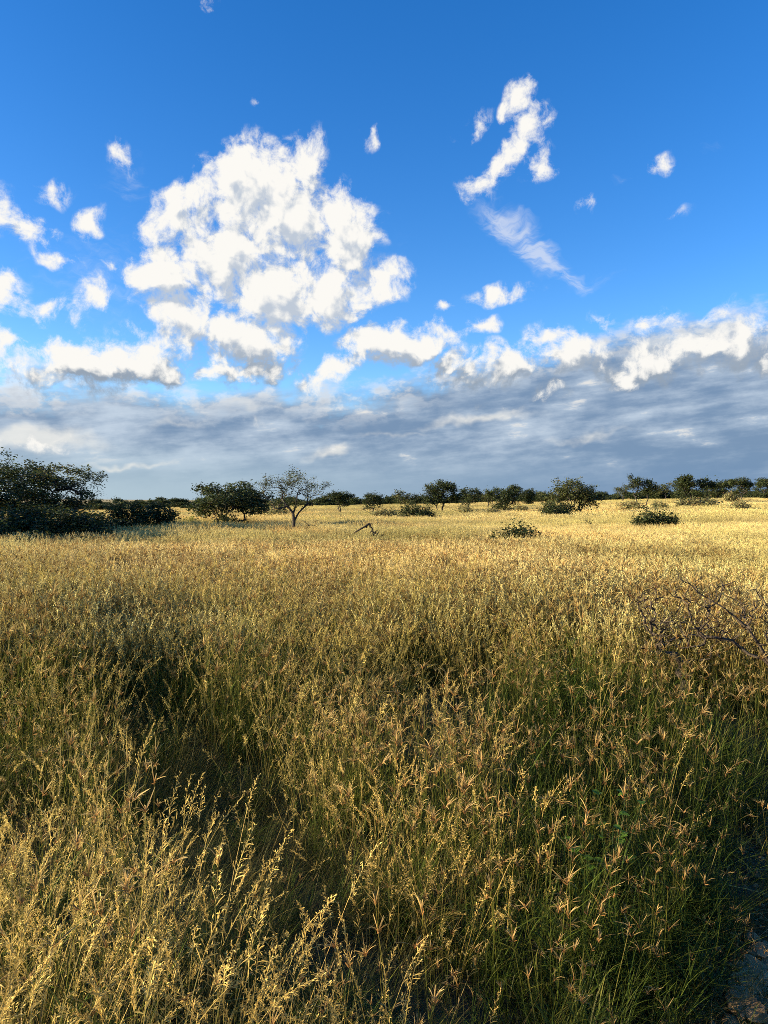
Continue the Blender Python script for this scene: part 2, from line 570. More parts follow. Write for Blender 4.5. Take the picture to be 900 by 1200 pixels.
# the stony track under the photographer's feet
tx, ty = np.meshgrid(np.linspace(-0.05, 3.2, 130), np.linspace(-6, 9, 500), indexing='ij')
edge = 0.26 * (vnoise(ty, ty * 0, 0.42, 3) - 0.5) + 0.14 * (vnoise(ty, ty * 0, 0.13, 4) - 0.5)
txx = tx + edge * np.clip(1 - tx / 1.0, 0, 1)
wx = 1.00 + 0.80 * txx + 0.60 * ty
wy = 2.22 - 0.60 * txx + 0.80 * ty
wz = hgt(wx, wy) + 0.006 + 0.030 * vnoise(wx, wy, 0.16, 5) + 0.022 * vnoise(wx, wy, 0.06, 6)
n1, n2 = tx.shape
ii, jj = np.meshgrid(np.arange(n1 - 1), np.arange(n2 - 1), indexing='ij')
tq = np.stack([ii * n2 + jj, (ii + 1) * n2 + jj, (ii + 1) * n2 + jj + 1, ii * n2 + jj + 1], -1).reshape(-1, 4)
link('dirt_track', mesh_from('dirt_track', np.stack([wx.ravel(), wy.ravel(), wz.ravel()], 1), tq, smooth=True), M_TRACK, kind='structure')

# ================================================================== grass
class Ribbons:
    """collects thin ribbons (many at once) into one mesh with a colour per vertex"""
    def __init__(self):
        self.v, self.f, self.c, self.n = [], [], [], 0

    def add(self, pts, width, col, side=None, r=None):
        pts = np.asarray(pts, float)
        N, K, _ = pts.shape
        if side is None:
            a = (r or rng).uniform(0, 2 * np.pi, N)
            side = np.stack([np.cos(a), np.sin(a), np.zeros(N)], 1)
        tan = pts[:, -1] - pts[:, 0]
        tan /= np.linalg.norm(tan, axis=1, keepdims=True) + 1e-9
        side = side - tan * (side * tan).sum(1, keepdims=True)
        side /= np.linalg.norm(side, axis=1, keepdims=True) + 1e-9
        w = np.broadcast_to(np.asarray(width, float), (N, K))[..., None] * 0.5
        s = side[:, None, :] * w
        vv = np.stack([pts - s, pts + s], 2).reshape(-1, 3)
        cc = np.broadcast_to(np.asarray(col, float), (N, K, 3))
        cc = np.repeat(cc[:, :, None, :], 2, 2).reshape(-1, 3)
        base = self.n + (np.arange(N)[:, None] * K + np.arange(K - 1)[None]) * 2
        f = np.stack([base, base + 1, base + 3, base + 2], -1).reshape(-1, 4)
        self.v.append(vv)
        self.c.append(cc)
        self.f.append(f)
        self.n += len(vv)

    def mesh(self, name):
        return mesh_from(name, np.concatenate(self.v), np.concatenate(self.f), np.concatenate(self.c))


def arcs(base, az, el, bend, L, K):
    """polylines leaving base (N,3) at azimuth / elevation, sagging by bend (radians) along the way"""
    N = len(base)
    t = np.linspace(0, 1, K)[None]
    e = el[:, None] - bend[:, None] * t
    st = (L / (K - 1))[:, None]
    dx = np.cos(e) * np.cos(az)[:, None] * st
    dy = np.cos(e) * np.sin(az)[:, None] * st
    dz = np.sin(e) * st
    p = np.zeros((N, K, 3))
    p[:, 1:, 0] = np.cumsum((dx[:, 1:] + dx[:, :-1]) / 2, 1)
    p[:, 1:, 1] = np.cumsum((dy[:, 1:] + dy[:, :-1]) / 2, 1)
    p[:, 1:, 2] = np.cumsum((dz[:, 1:] + dz[:, :-1]) / 2, 1)
    return p + base[:, None, :], e[:, -1]


def lerp(a, b, t):
    a, b, t = np.asarray(a, float), np.asarray(b, float), np.asarray(t, float)[..., None]
    return a * (1 - t) + b * t


def jit(r, col, N, K, amt=0.22):
    """a (K,3) ramp varied from blade to blade"""
    return np.asarray(col, float)[None] * (1 + r.uniform(-amt, amt, (N, 1, 1))) * (1 + r.uniform(-amt, amt, (N, 1, 3)) * 0.25)


STRAW, GOLD, PALE = (0.50, 0.36, 0.105), (0.70, 0.50, 0.14), (0.75, 0.59, 0.235)
GREEN, SHADE_GREEN, OLIVE = (0.080, 0.112, 0.016), (0.017, 0.027, 0.005), (0.19, 0.158, 0.032)  # leaf feet get a green darkened to stand for shade in the gaps
RUST, TAN, GREY = (0.33, 0.165, 0.05), (0.62, 0.455, 0.17), (0.17, 0.145, 0.07)


def disc(r, n, rad):
    a, q = r.uniform(0, 2 * np.pi, n), rad * np.sqrt(r.uniform(0, 1, n))
    return np.stack([q * np.cos(a), q * np.sin(a), np.zeros(n)], 1)


def stalks(rb, r, n, rad, h, lean, bend, w, c0, c1, K=5, drift=0.0):
    """upright culms; returns tips, azimuth and elevation at the tip"""
    b = disc(r, n, rad)
    az = r.uniform(0, 2 * np.pi, n)
    if drift:
        az = np.where(r.uniform(0, 1, n) < drift, r.normal(0.5, 0.6, n), az)
    el = np.pi / 2 - np.abs(r.normal(0, lean, n))
    L = r.uniform(h[0], h[1], n)
    pts, e = arcs(b, az, el, r.uniform(0, bend, n), L, K)
    t = np.linspace(0, 1, K)
    rb.add(pts, np.linspace(w, w * 0.55, K)[None], jit(r, lerp(c0, c1, t ** 1.8), n, K), r=r)  # the culm's own ramp, held dark low down to stand for shade
    return pts, az, e


def leaves(rb, r, n, rad, L, w, c0, c1, el=(0.9, 1.5), bend=(0.3, 1.7), K=5):
    b = disc(r, n, rad)
    b[:, 2] = r.uniform(0, 0.05, n)
    az = r.uniform(0, 2 * np.pi, n)
    pts, _ = arcs(b, az, r.uniform(el[0], el[1], n), r.uniform(bend[0], bend[1], n), r.uniform(L[0], L[1], n), K)
    side = np.stack([-np.sin(az), np.cos(az), np.zeros(n)], 1)
    prof = np.array([0.7, 1.0, 0.9, 0.6, 0.08]) if K == 5 else np.array([0.8, 1.0, 0.55, 0.05])
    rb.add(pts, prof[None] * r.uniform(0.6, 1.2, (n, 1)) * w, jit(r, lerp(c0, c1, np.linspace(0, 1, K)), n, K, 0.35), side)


def culm_leaves(rb, r, pts, per, L, w, c0, c1):
    """blades leaving the culms on the way up"""
    n, K, _ = pts.shape
    idx = np.repeat(np.arange(n), per)
    t = r.uniform(0.15, 0.75, len(idx)) * (K - 1)
    i = np.floor(t).astype(int)
    f = (t - i)[:, None]
    b = pts[idx, i] * (1 - f) + pts[idx, i + 1] * f
    az = r.uniform(0, 2 * np.pi, len(idx))
    q, _ = arcs(b, az, r.uniform(0.6, 1.25, len(idx)), r.uniform(0.2, 1.6, len(idx)), r.uniform(L[0], L[1], len(idx)), 4)
    side = np.stack([-np.sin(az), np.cos(az), np.zeros(len(az))], 1)
    rb.add(q, np.array([0.8, 1, 0.6, 0.05])[None] * w, jit(r, lerp(c0, c1, np.linspace(0, 1, 4)), len(idx), 4, 0.3), side)


def fingers(rb, r, pts, az, el, nf=(5, 10), L=(0.045, 0.085), w=0.0030, core=RUST, tip=TAN):
    """star of spikes at the tip of each culm"""
    n = len(pts)
    cnt = r.integers(nf[0], nf[1], n)
    idx = np.repeat(np.arange(n), cnt)
    m_ = len(idx)
    fa = r.uniform(0, 2 * np.pi, m_)
    open_ = np.repeat(r.uniform(0.08, 1.15, n), cnt) + r.normal(0, 0.18, m_)
    fe = np.pi / 2 - np.clip(open_, 0.05, 1.5)
    q, _ = arcs(pts[idx, -1], fa, fe, r.uniform(-0.1, 1.3, m_), r.uniform(L[0], L[1], m_), 4)
    tone = np.repeat(r.uniform(0, 1, n), cnt)
    c = lerp(core, tip, np.linspace(0.0, 1, 4))[None] * (0.75 + 0.5 * tone[:, None, None])
    rb.add(q, np.array([0.5, 1.0, 1.0, 0.35])[None] * w, c, r=r)
    # a short tuft of bristles where the spikes meet
    idx = np.repeat(np.arange(n), 3)
    q, _ = arcs(pts[idx, -1] - np.array([0, 0, 0.006]), r.uniform(0, 6.28, len(idx)), r.uniform(0.2, 1.2, len(idx)),
                np.zeros(len(idx)), np.full(len(idx), 0.02), 2)
    rb.add(q, 0.004, np.asarray(core) * 0.9, r=r)


def panicles(rb, r, pts, az, el, L=(0.12, 0.22), m_=24, spread=(0.5, 1.1), bl=(0.02, 0.05), w=0.0026, col=GOLD, nod=0.3, K=3):
    """open feathery heads: a rachis with side branchlets that carry spikelets"""
    n = len(pts)
    LL = r.uniform(L[0], L[1], n)
    ra, _ = arcs(pts[:, -1], az, el, np.full(n, nod), LL, 6)
    rb.add(ra, np.linspace(w * 0.8, w * 0.4, 6)[None], jit(r, np.repeat([col], 6, 0), n, 6), r=r)
    idx = np.repeat(np.arange(n), m_)
    t = np.tile(np.linspace(0.04, 0.98, m_), n)
    s = t * 5
    i = np.minimum(np.floor(s).astype(int), 4)
    f = (s - i)[:, None]
    b = ra[idx, i] * (1 - f) + ra[idx, i + 1] * f
    d = ra[idx, i + 1] - ra[idx, i]
    d /= np.linalg.norm(d, axis=1, keepdims=True)
    rnd = r.normal(0, 1, (len(idx), 3))
    o = rnd - d * (rnd * d).sum(1, keepdims=True)
    o /= np.linalg.norm(o, axis=1, keepdims=True)
    a = r.uniform(spread[0], spread[1], len(idx))[:, None]
    dr = d * np.cos(a) + o * np.sin(a)
    ln = (bl[1] * (1 - t) + bl[0] * t) * r.uniform(0.6, 1.25, len(idx))
    k = np.linspace(0, 1, K)[None, :, None]
    q = b[:, None] + dr[:, None] * ln[:, None, None] * k
    q[..., 2] -= (k[..., 0] ** 2) * ln[:, None] * 0.25
    tone = np.repeat(r.uniform(0.75, 1.25, n), m_)[:, None, None]
    c = np.asarray(col)[None, None] * tone * r.uniform(0.75, 1.25, (len(idx), 1, 1)) * np.ones((1, K, 1))
    prof = np.array([0.5, 1.0, 0.7]) if K == 3 else np.array([0.5, 1.2, 1.0, 0.5])
    rb.add(q, prof[None] * w, c, r=r)
    # spikelets scattered on the branchlets
    sp = np.repeat(np.arange(len(idx)), 2)
    u = r.uniform(0.35, 1.0, len(sp))[:, None]
    b2 = b[sp] + dr[sp] * (ln[sp][:, None] * u)
    e2 = dr[sp] + r.normal(0, 0.6, (len(sp), 3))
    e2 /= np.linalg.norm(e2, axis=1, keepdims=True)
    q = np.stack([b2, b2 + e2 * 0.0045, b2 + e2 * 0.009], 1)
    rb.add(q, np.array([0.4, 1.25, 0.3])[None] * w, np.repeat(c[sp, :1], 3, 1) * 1.1, r=r)


PROTO = {}


def proto(kind, rb):
    me = rb.mesh(kind + '_clump')
    me.materials.append(M_BLADE)
    o = bpy.data.objects.new(kind + '_clump', me)
    PROTO.setdefault(kind, []).append(o)


for k in range(6):
    r = np.random.default_rng(100 + k)
    rb = Ribbons()                                           # feathery golden grass
    p_, a_, e_ = stalks(rb, r, 13, 0.20, (0.40, 0.84), 0.24, 0.45, 0.0026, OLIVE, GOLD, drift=0.12)
    panicles(rb, r, p_, a_, e_, (0.11, 0.20), 18, (0.4, 1.0), (0.014, 0.04))
    culm_leaves(rb, r, p_, 2, (0.12, 0.26), 0.0034, OLIVE, STRAW)
    leaves(rb, r, 20, 0.12, (0.22, 0.5), 0.0034, SHADE_GREEN, GREEN)
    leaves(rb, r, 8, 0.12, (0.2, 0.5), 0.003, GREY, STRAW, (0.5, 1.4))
    proto('feather', rb)
    rb = Ribbons()                                           # nodding one-sided plumes
    p_, a_, e_ = stalks(rb, r, 9, 0.12, (0.50, 0.88), 0.25, 0.55, 0.0026, OLIVE, STRAW, drift=0.35)
    panicles(rb, r, p_, a_, e_, (0.12, 0.20), 40, (0.15, 0.55), (0.012, 0.032), 0.0021, GOLD, 0.45)
    culm_leaves(rb, r, p_, 2, (0.10, 0.25), 0.004, OLIVE, STRAW)
    leaves(rb, r, 18, 0.10, (0.22, 0.5), 0.004, SHADE_GREEN, GREEN)
    proto('plume', rb)
    rb = Ribbons()                                           # finger grass with star heads
    p_, a_, e_ = stalks(rb, r, 12, 0.17, (0.50, 0.92), 0.15, 0.22, 0.003, GREEN, OLIVE)
    fingers(rb, r, p_, a_, e_, (4, 12), (0.030, 0.078), 0.0029)
    culm_leaves(rb, r, p_, 3, (0.10, 0.24), 0.0045, GREEN, OLIVE)
    leaves(rb, r, 26, 0.14, (0.22, 0.5), 0.0052, SHADE_GREEN, GREEN)
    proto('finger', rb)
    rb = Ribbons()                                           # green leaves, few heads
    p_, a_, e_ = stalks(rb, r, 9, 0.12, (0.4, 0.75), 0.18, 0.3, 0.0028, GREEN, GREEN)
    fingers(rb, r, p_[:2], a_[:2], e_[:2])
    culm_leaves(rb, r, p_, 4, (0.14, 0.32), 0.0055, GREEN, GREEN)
    leaves(rb, r, 44, 0.13, (0.28, 0.66), 0.0052, SHADE_GREEN, GREEN, (0.95, 1.52), (0.2, 1.3))
    proto('green', rb)
    rb = Ribbons()                                           # low fine dry stems, lodged
    leaves(rb, r, 75, 0.22, (0.25, 0.62), 0.0022, GREY, OLIVE, (0.35, 1.25), (0.1, 0.9))
    leaves(rb, r, 26, 0.20, (0.2, 0.45), 0.0034, SHADE_GREEN, GREEN)
    proto('lodged', rb)

for k in range(5):
    r = np.random.default_rng(200 + k)
    rb = Ribbons()                                           # a patch of straw grass for the middle distance
    p_, a_, e_ = stalks(rb, r, 46, 0.34, (0.40, 0.68), 0.17, 0.3, 0.006, OLIVE, STRAW, K=3)
    panicles(rb, r, p_, a_, e_, (0.10, 0.17), 9, (0.2, 0.7), (0.018, 0.04), 0.0065, PALE, 0.3)
    leaves(rb, r, 44, 0.34, (0.2, 0.5), 0.008, SHADE_GREEN, OLIVE, K=4)
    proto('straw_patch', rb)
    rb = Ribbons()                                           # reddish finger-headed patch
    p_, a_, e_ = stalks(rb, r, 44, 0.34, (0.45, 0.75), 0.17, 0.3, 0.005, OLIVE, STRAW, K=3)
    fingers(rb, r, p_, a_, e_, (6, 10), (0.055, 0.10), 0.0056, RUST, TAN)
    leaves(rb, r, 44, 0.34, (0.2, 0.5), 0.008, SHADE_GREEN, OLIVE, K=4)
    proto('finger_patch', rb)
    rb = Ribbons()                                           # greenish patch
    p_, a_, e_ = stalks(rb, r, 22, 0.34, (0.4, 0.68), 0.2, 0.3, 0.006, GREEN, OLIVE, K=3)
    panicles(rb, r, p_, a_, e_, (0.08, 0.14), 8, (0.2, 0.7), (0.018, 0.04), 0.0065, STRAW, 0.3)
    leaves(rb, r, 100, 0.34, (0.25, 0.6), 0.009, SHADE_GREEN, GREEN, K=4)
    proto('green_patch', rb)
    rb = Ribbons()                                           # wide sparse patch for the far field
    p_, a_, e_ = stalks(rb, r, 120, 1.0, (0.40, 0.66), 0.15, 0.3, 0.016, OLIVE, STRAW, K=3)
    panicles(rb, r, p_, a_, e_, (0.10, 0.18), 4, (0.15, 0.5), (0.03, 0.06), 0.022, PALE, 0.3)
    leaves(rb, r, 80, 1.0, (0.2, 0.45), 0.02, SHADE_GREEN, OLIVE, K=4)
    proto('far_patch', rb)


def scatter(name, kinds, pos, kind_id, scl, tint, lean=0.06):
    """one object that sets a clump on every point (geometry nodes)"""
    protos, first = [], []
    for kd in kinds:
        first.append(len(protos))
        protos += PROTO[kd]
    n = len(pos)
    cnt = np.array([len(PROTO[k]) for k in kinds])
    idx = np.array(first)[kind_id] + (rng.random(n) * cnt[kind_id]).astype(int)
    me = bpy.data.meshes.new(name)
    me.vertices.add(n)
    me.vertices.foreach_set('co', np.asarray(pos, np.float32).ravel())
    at = me.attributes.new('pick', 'INT', 'POINT')
    at.data.foreach_set('value', idx.astype(np.int32))
    at = me.attributes.new('turn', 'FLOAT_VECTOR', 'POINT')
    rot = np.stack([rng.normal(0, lean, n), rng.normal(0, lean, n) + 0.03, rng.uniform(0, 2 * np.pi, n)], 1)
    at.data.foreach_set('vector', rot.astype(np.float32).ravel())
    at = me.attributes.new('size', 'FLOAT_VECTOR', 'POINT')
    at.data.foreach_set('vector', np.asarray(scl, np.float32).ravel())
    at = me.attributes.new('tint', 'FLOAT_COLOR', 'POINT')
    c4 = np.ones((n, 4), np.float32)
    c4[:, :3] = tint
    at.data.foreach_set('color', c4.ravel())
    o = link(name, me, None, kind='stuff')
    me.materials.append(M_BLADE)
    coll = bpy.data.collections.new(name + '_clumps')
    for i, q in enumerate(protos):
        c = q.copy()
        c.name = 'clump_%03d' % i
        coll.objects.link(c)
    ng = bpy.data.node_groups.new(name, 'GeometryNodeTree')
    ng.interface.new_socket('Geometry', in_out='INPUT', socket_type='NodeSocketGeometry')
    ng.interface.new_socket('Geometry', in_out='OUTPUT', socket_type='NodeSocketGeometry')
    N = ng.nodes
    gi, go = N.new('NodeGroupInput'), N.new('NodeGroupOutput')
    ci = N.new('GeometryNodeCollectionInfo')
    ci.inputs['Collection'].default_value = coll
    ci.inputs['Separate Children'].default_value = True
    ci.inputs['Reset Children'].default_value = True
    ip = N.new('GeometryNodeInstanceOnPoints')
    ip.inputs['Pick Instance'].default_value = True

    def attr(nm, typ):
        a = N.new('GeometryNodeInputNamedAttribute')
        a.data_type = typ
        a.inputs['Name'].default_value = nm
        return [s for s in a.outputs if s.enabled and s.name == 'Attribute'][0]
    L = ng.links.new
    e2r = N.new('FunctionNodeEulerToRotation')
    L(attr('turn', 'FLOAT_VECTOR'), e2r.inputs[0])
    L(gi.outputs[0], ip.inputs['Points'])
    L(ci.outputs[0], ip.inputs['Instance'])
    L(attr('pick', 'INT'), ip.inputs['Instance Index'])
    L(e2r.outputs[0], ip.inputs['Rotation'])
    L(attr('size', 'FLOAT_VECTOR'), ip.inputs['Scale'])
    L(ip.outputs[0], go.inputs[0])
    md = o.modifiers.new('clumps', 'NODES')
    md.node_group = ng
    return o


def wedge(n, d0, d1, half, power=1.0):
    """random places in a fan in front of the track, evenly spread over its area when power = 1"""
    q = np.sqrt(d0 ** 2 + (d1 ** 2 - d0 ** 2) * rng.random(n) ** power)
    a = rng.uniform(-half, half, n)
    return q * np.sin(a), q * np.cos(a)


def lane(x, y):
    """0..1 : the trampled lane that leads into the grass, ahead and to the left"""
    px = np.array([0.05, -0.12, -0.33, -0.75, -1.45, -2.3])
    py = np.array([1.4, 2.1, 2.6, 3.45, 4.7, 6.0])
    cx = np.interp(y, py, px)
    w = np.interp(y, [1.4, 2.5, 4.0, 6.0], [0.36, 0.46, 0.44, 0.24])
    k = np.clip(1.35 - np.abs(x - cx) / w, 0, 1) * np.clip((6.2 - y) / 1.2, 0, 1) * np.clip((y - 1.75) / 0.45, 0, 1)
    return np.clip(k * 1.6, 0, 1)


def tints(x, y, base, amt=0.16):
    n = len(x)
    t = np.ones((n, 3)) * np.asarray(base)
    t *= (1 + rng.normal(0, amt, (n, 1)))
    t *= 0.80 + 0.40 * vnoise(x, y, 3.1, 21)[:, None]
    t *= 0.74 + 0.50 * vnoise(x * 0.45, y, 5.5, 23)[:, None]
    warm = (vnoise(x, y, 4.7, 22) - 0.5)[:, None]
    t *= 1 + np.maximum(warm, 0) * np.array([[0.25, -0.10, -0.45]]) + np.minimum(warm, 0) * np.array([[0.10, 0.0, 0.25]])
    return np.clip(t, 0.25, 1.45)


# ---- near grass: up to 13 m
x, y = wedge(2500, 1.15, 9.5, R(47), 1.0)
x2, y2 = wedge(620, 1.15, 4.2, R(60), 1.0)
x, y = np.concatenate([x, x2]), np.concatenate([y, y2])
rs = road_side(x, y)
y3 = rng.uniform(1.8, 6.0, 170)
x3 = np.interp(y3, [1.4, 2.1, 2.6, 3.45, 4.7, 6.0], [0.05, -0.12, -0.33, -0.75, -1.45, -2.3]) + rng.normal(0, 0.22, 170)
x, y = np.concatenate([x, x3]), np.concatenate([y, y3])
rs = road_side(x, y)
keep = ((rs < 0.02 + 0.22 * (vnoise(x, y, 0.35, 11) - 0.5)) | ((rs < 0.40) & (rng.random(len(x)) < 0.30))) & (np.hypot(x, y) > 1.2)
x, y = x[keep], y[keep]
dd = np.hypot(x, y)
la = lane(x, y)
n = len(x)
gr = np.clip((x / y - 0.06) / 0.16, 0, 1) * np.clip((6.8 - y) / 2.0, 0, 1)                   # the green corner at the right
gr = np.maximum(gr, 0.55 * (vnoise(x, y, 1.6, 12) > 0.70) * np.clip((10 - y) / 4, 0, 1))
gold = np.clip((0.85 - x) / 0.9, 0, 1) * np.clip((4.0 - y) / 1.4, 0, 1)
wts = np.stack([
    (0.10 + 0.90 * gold + 0.45 * np.clip((y - 3.6) / 2.0, 0, 1) + 0.30 * (vnoise(x, y, 2.0, 13) > 0.6)) * (1 - 0.92 * gr),              # feather
    (0.05 + 0.16 * gold + 0.12 * (vnoise(x, y, 1.5, 14) > 0.62)) * (1 - 0.85 * gr),                        # plume
    0.85 * np.clip((y - 1.4) / 2.2, 0.28, 1) + 0.3 * gr,                                # finger
    0.22 + 1.3 * gr,                                                                    # green
    0.28 + 0.1 * (1 - gold),                                                            # lodged
], 1)
out_ = (road_side(x, y) > -0.08).astype(float)[:, None]
wts = wts * (1 - 0.93 * out_) + np.array([[0, 0, 0.03, 0.45, 0.6]]) * out_
wts = wts * (1 - la[:, None]) + np.array([[0.02, 0.0, 0.0, 0.10, 1.0]]) * la[:, None]
cum = np.cumsum(wts / wts.sum(1, keepdims=True), 1)
kid = (rng.random(n)[:, None] > cum).sum(1).clip(0, 4)
thin = rng.random(n) < 0.99
x, y, kid, la, gr = x[thin], y[thin], kid[thin], la[thin], gr[thin]
n = len(x)
s = np.interp(y, [1.2, 4.0, 8.0], [0.72, 0.84, 0.95]) * rng.uniform(0.66, 1.18, n) * (0.70 + 0.58 * vnoise(x, y, 0.95, 15)) * (1 - 0.42 * la)
edge = np.clip(0.25 - road_side(x, y) / 0.5, 0, 1)
s *= 0.36 + 0.64 * edge
scl = np.stack([s, s, s * rng.uniform(0.9, 1.1, n)], 1)
pos = np.stack([x, y, hgt(x, y) - 0.01], 1)
tn = tints(x, y, (1, 1, 1))
kinds = ['feather', 'plume', 'finger', 'green', 'lodged']
for nm, sel in (('golden_grass', (kid == 0) | (kid == 1)), ('finger_grass', kid == 2), ('green_grass', (kid == 3) | (kid == 4))):
    scatter(nm, kinds, pos[sel], kid[sel], scl[sel], tn[sel])

# ---- middle distance: 10 - 48 m
x, y = wedge(11000, 7.2, 50, R(44), 1.0)
x2, y2 = wedge(1500, 6.2, 17, R(46), 1.0)
x, y = np.concatenate([x, x2]), np.concatenate([y, y2])
dd = np.hypot(x, y)
n = len(x)
red = np.clip((24 - dd) / 8, 0, 1) * (0.5 + 0.65 * vnoise(x, y, 3.5, 31))
grn = 0.40 * (vnoise(x, y, 4.0, 32) > 0.76) + 0.08 * np.clip((14 - dd) / 6, 0, 1)
und = ((x > -14) & (x < -4.5) & (y > 23) & (y < 36)).astype(float)          # green undergrowth beside the left thicket
wts = np.stack([1.0 + 0 * dd - 0.4 * und, 1.0 * red, grn + 0.4 * und], 1)
cum = np.cumsum(wts / wts.sum(1, keepdims=True), 1)
kid = (rng.random(n)[:, None] > cum).sum(1).clip(0, 2)
s = rng.uniform(0.8, 1.15, n) * (0.82 + 0.36 * vnoise(x, y, 3.0, 33))
MID = dict(x=x, y=y, kid=kid, s=s)
scatter('straw_grass', ['straw_patch', 'finger_patch', 'green_patch'], np.stack([x, y, hgt(x, y) - 0.01], 1), kid,
        np.stack([s, s, s * np.interp(np.hypot(x, y), [8, 20], [1.0, 0.80])], 1), tints(x, y, (1.0, 1.0, 1.0), 0.12), 0.04)

# ---- far field
x, y = wedge(17000, 46, 190, R(42), 1.25)
n = len(x)
s = rng.uniform(0.8, 1.15, n) * (0.8 + 0.4 * vnoise(x, y, 7.0, 41))
scatter('distant_grass', ['far_patch'], np.stack([x, y, hgt(x, y) - 0.01], 1), np.zeros(n, int),
        np.stack([s * 1.15, s * 1.15, s * 0.80], 1), tints(x / 3, y / 3, (1.0, 1.0, 1.0), 0.10), 0.03)

# ================================================================== trees and bushes
def tube_mesh(chains, sides=6):
    """chains: list of (pts (K,3), radii (K,)); one mesh of tapered limbs, closed at the tips"""
    V, F, T = [], [], []
    n = 0
    for pts, rad in chains:
        pts = np.asarray(pts, float)
        K = len(pts)
        sd = sides if rad[0] > 0.018 else (4 if rad[0] > 0.008 else 3)
        tan = np.gradient(pts, axis=0)
        tan /= np.linalg.norm(tan, axis=1, keepdims=True) + 1e-9
        ref = np.array([0.31, 0.95, 0.07]) if abs(tan[0, 2]) > 0.8 else np.array([0, 0, 1.0])
        a = np.cross(tan, ref)
        a /= np.linalg.norm(a, axis=1, keepdims=True) + 1e-9
        b = np.cross(tan, a)
        th = np.linspace(0, 2 * np.pi, sd + 1)[:-1]
        ring = a[:, None] * np.cos(th)[None, :, None] + b[:, None] * np.sin(th)[None, :, None]
        v = pts[:, None] + ring * np.asarray(rad)[:, None, None]
        V.append(v.reshape(-1, 3))
        i, j = np.meshgrid(np.arange(K - 1), np.arange(sd), indexing='ij')
        j2 = (j + 1) % sd
        F.append(n + np.stack([i * sd + j, i * sd + j2, (i + 1) * sd + j2, (i + 1) * sd + j], -1).reshape(-1, 4))
        e = n + (K - 1) * sd
        T.append(np.stack([np.full(sd - 2, e), e + np.arange(1, sd - 1), e + np.arange(2, sd)], 1))
        n += K * sd
    return np.concatenate(V), [np.concatenate(F), np.concatenate(T)]


def grow(r, env, n_tips, roots, rt=0.006, wig=0.10, power=0.52, hollow=0.55, step=0.14, bow=0.12):
    """limbs that reach n_tips points inside the ellipsoids env = [(cx, cy, cz, rx, ry, rz, share)];
    roots = polylines of the first stems.  Returns chains with radii, and the twig ends."""
    share = np.array([e[6] for e in env], float)
    pick = r.choice(len(env), n_tips, p=share / share.sum())
    u = r.normal(0, 1, (n_tips, 3))
    u /= np.linalg.norm(u, axis=1, keepdims=True)
    q = (hollow + (1 - hollow) * r.random(n_tips) ** 0.6)[:, None]
    E = np.array([e[:6] for e in env])[pick]
    tips = E[:, :3] + u * q * E[:, 3:6]
    far = r.random(n_tips) < 0.10                       # a few shoots stick out of the outline
    tips[far] = E[far, :3] + u[far] * r.uniform(1.05, 1.32, (far.sum(), 1)) * E[far, 3:6]
    tips[far, 2] += 0.06
    tips = tips[tips[:, 2] > 0.12]
    P, par, own = [], [], []
    chains = []
    for rp in roots:
        rp = np.asarray(rp, float)
        ids = []
        for k, p in enumerate(rp):
            if k == 0 and P:
                A = np.linalg.norm(np.array(P) - p, axis=1)
                if A.min() < 0.04:
                    ids.append(int(A.argmin()))
                    continue
            P.append(p)
            par.append(ids[-1] if ids else -1)
            ids.append(len(P) - 1)
        chains.append(ids)
    root0 = np.asarray(roots[0][0], float)
    order = np.argsort(np.linalg.norm(tips - root0, axis=1))
    cost = {}
    tipid = []
    for t in tips[order]:
        A = np.array(P)
        d = np.linalg.norm(A - t, axis=1) + 0.45 * np.maximum(0, A[:, 2] - t[2] + 0.05)
        k = int(np.argmin(d))
        L = np.linalg.norm(A[k] - t)
        m_ = max(2, int(L / step) + 1)
        s = np.linspace(0, 1, m_ + 1)[1:, None]
        seg = A[k] * (1 - s) + t * s
        seg[:, 2] += bow * L * np.sin(s[:, 0] * np.pi)
        seg[:-1] += r.normal(0, wig * step, (m_ - 1, 3))
        ids = [k]
        for p in seg:
            P.append(p)
            par.append(ids[-1])
            ids.append(len(P) - 1)
        chains.append(ids)
        tipid.append(ids[-1])
    P = np.array(P)
    cnt = np.zeros(len(P))
    cnt[tipid] = 1
    for i in range(len(P) - 1, -1, -1):
        if par[i] >= 0:
            cnt[par[i]] += cnt[i]
    rad = rt * np.maximum(cnt, 0.6) ** power
    out = []
    for ids in chains:
        rr = rad[ids].copy()
        if len(ids) > 1 and ids[0] != 0:
            rr[0] = min(rr[0], rr[1] * 1.3)
        rr[-1] = min(rr[-1], rt * 0.6) if ids[-1] in set(tipid) else rr[-1]
        out.append((P[ids], rr))
    return out, P, cnt


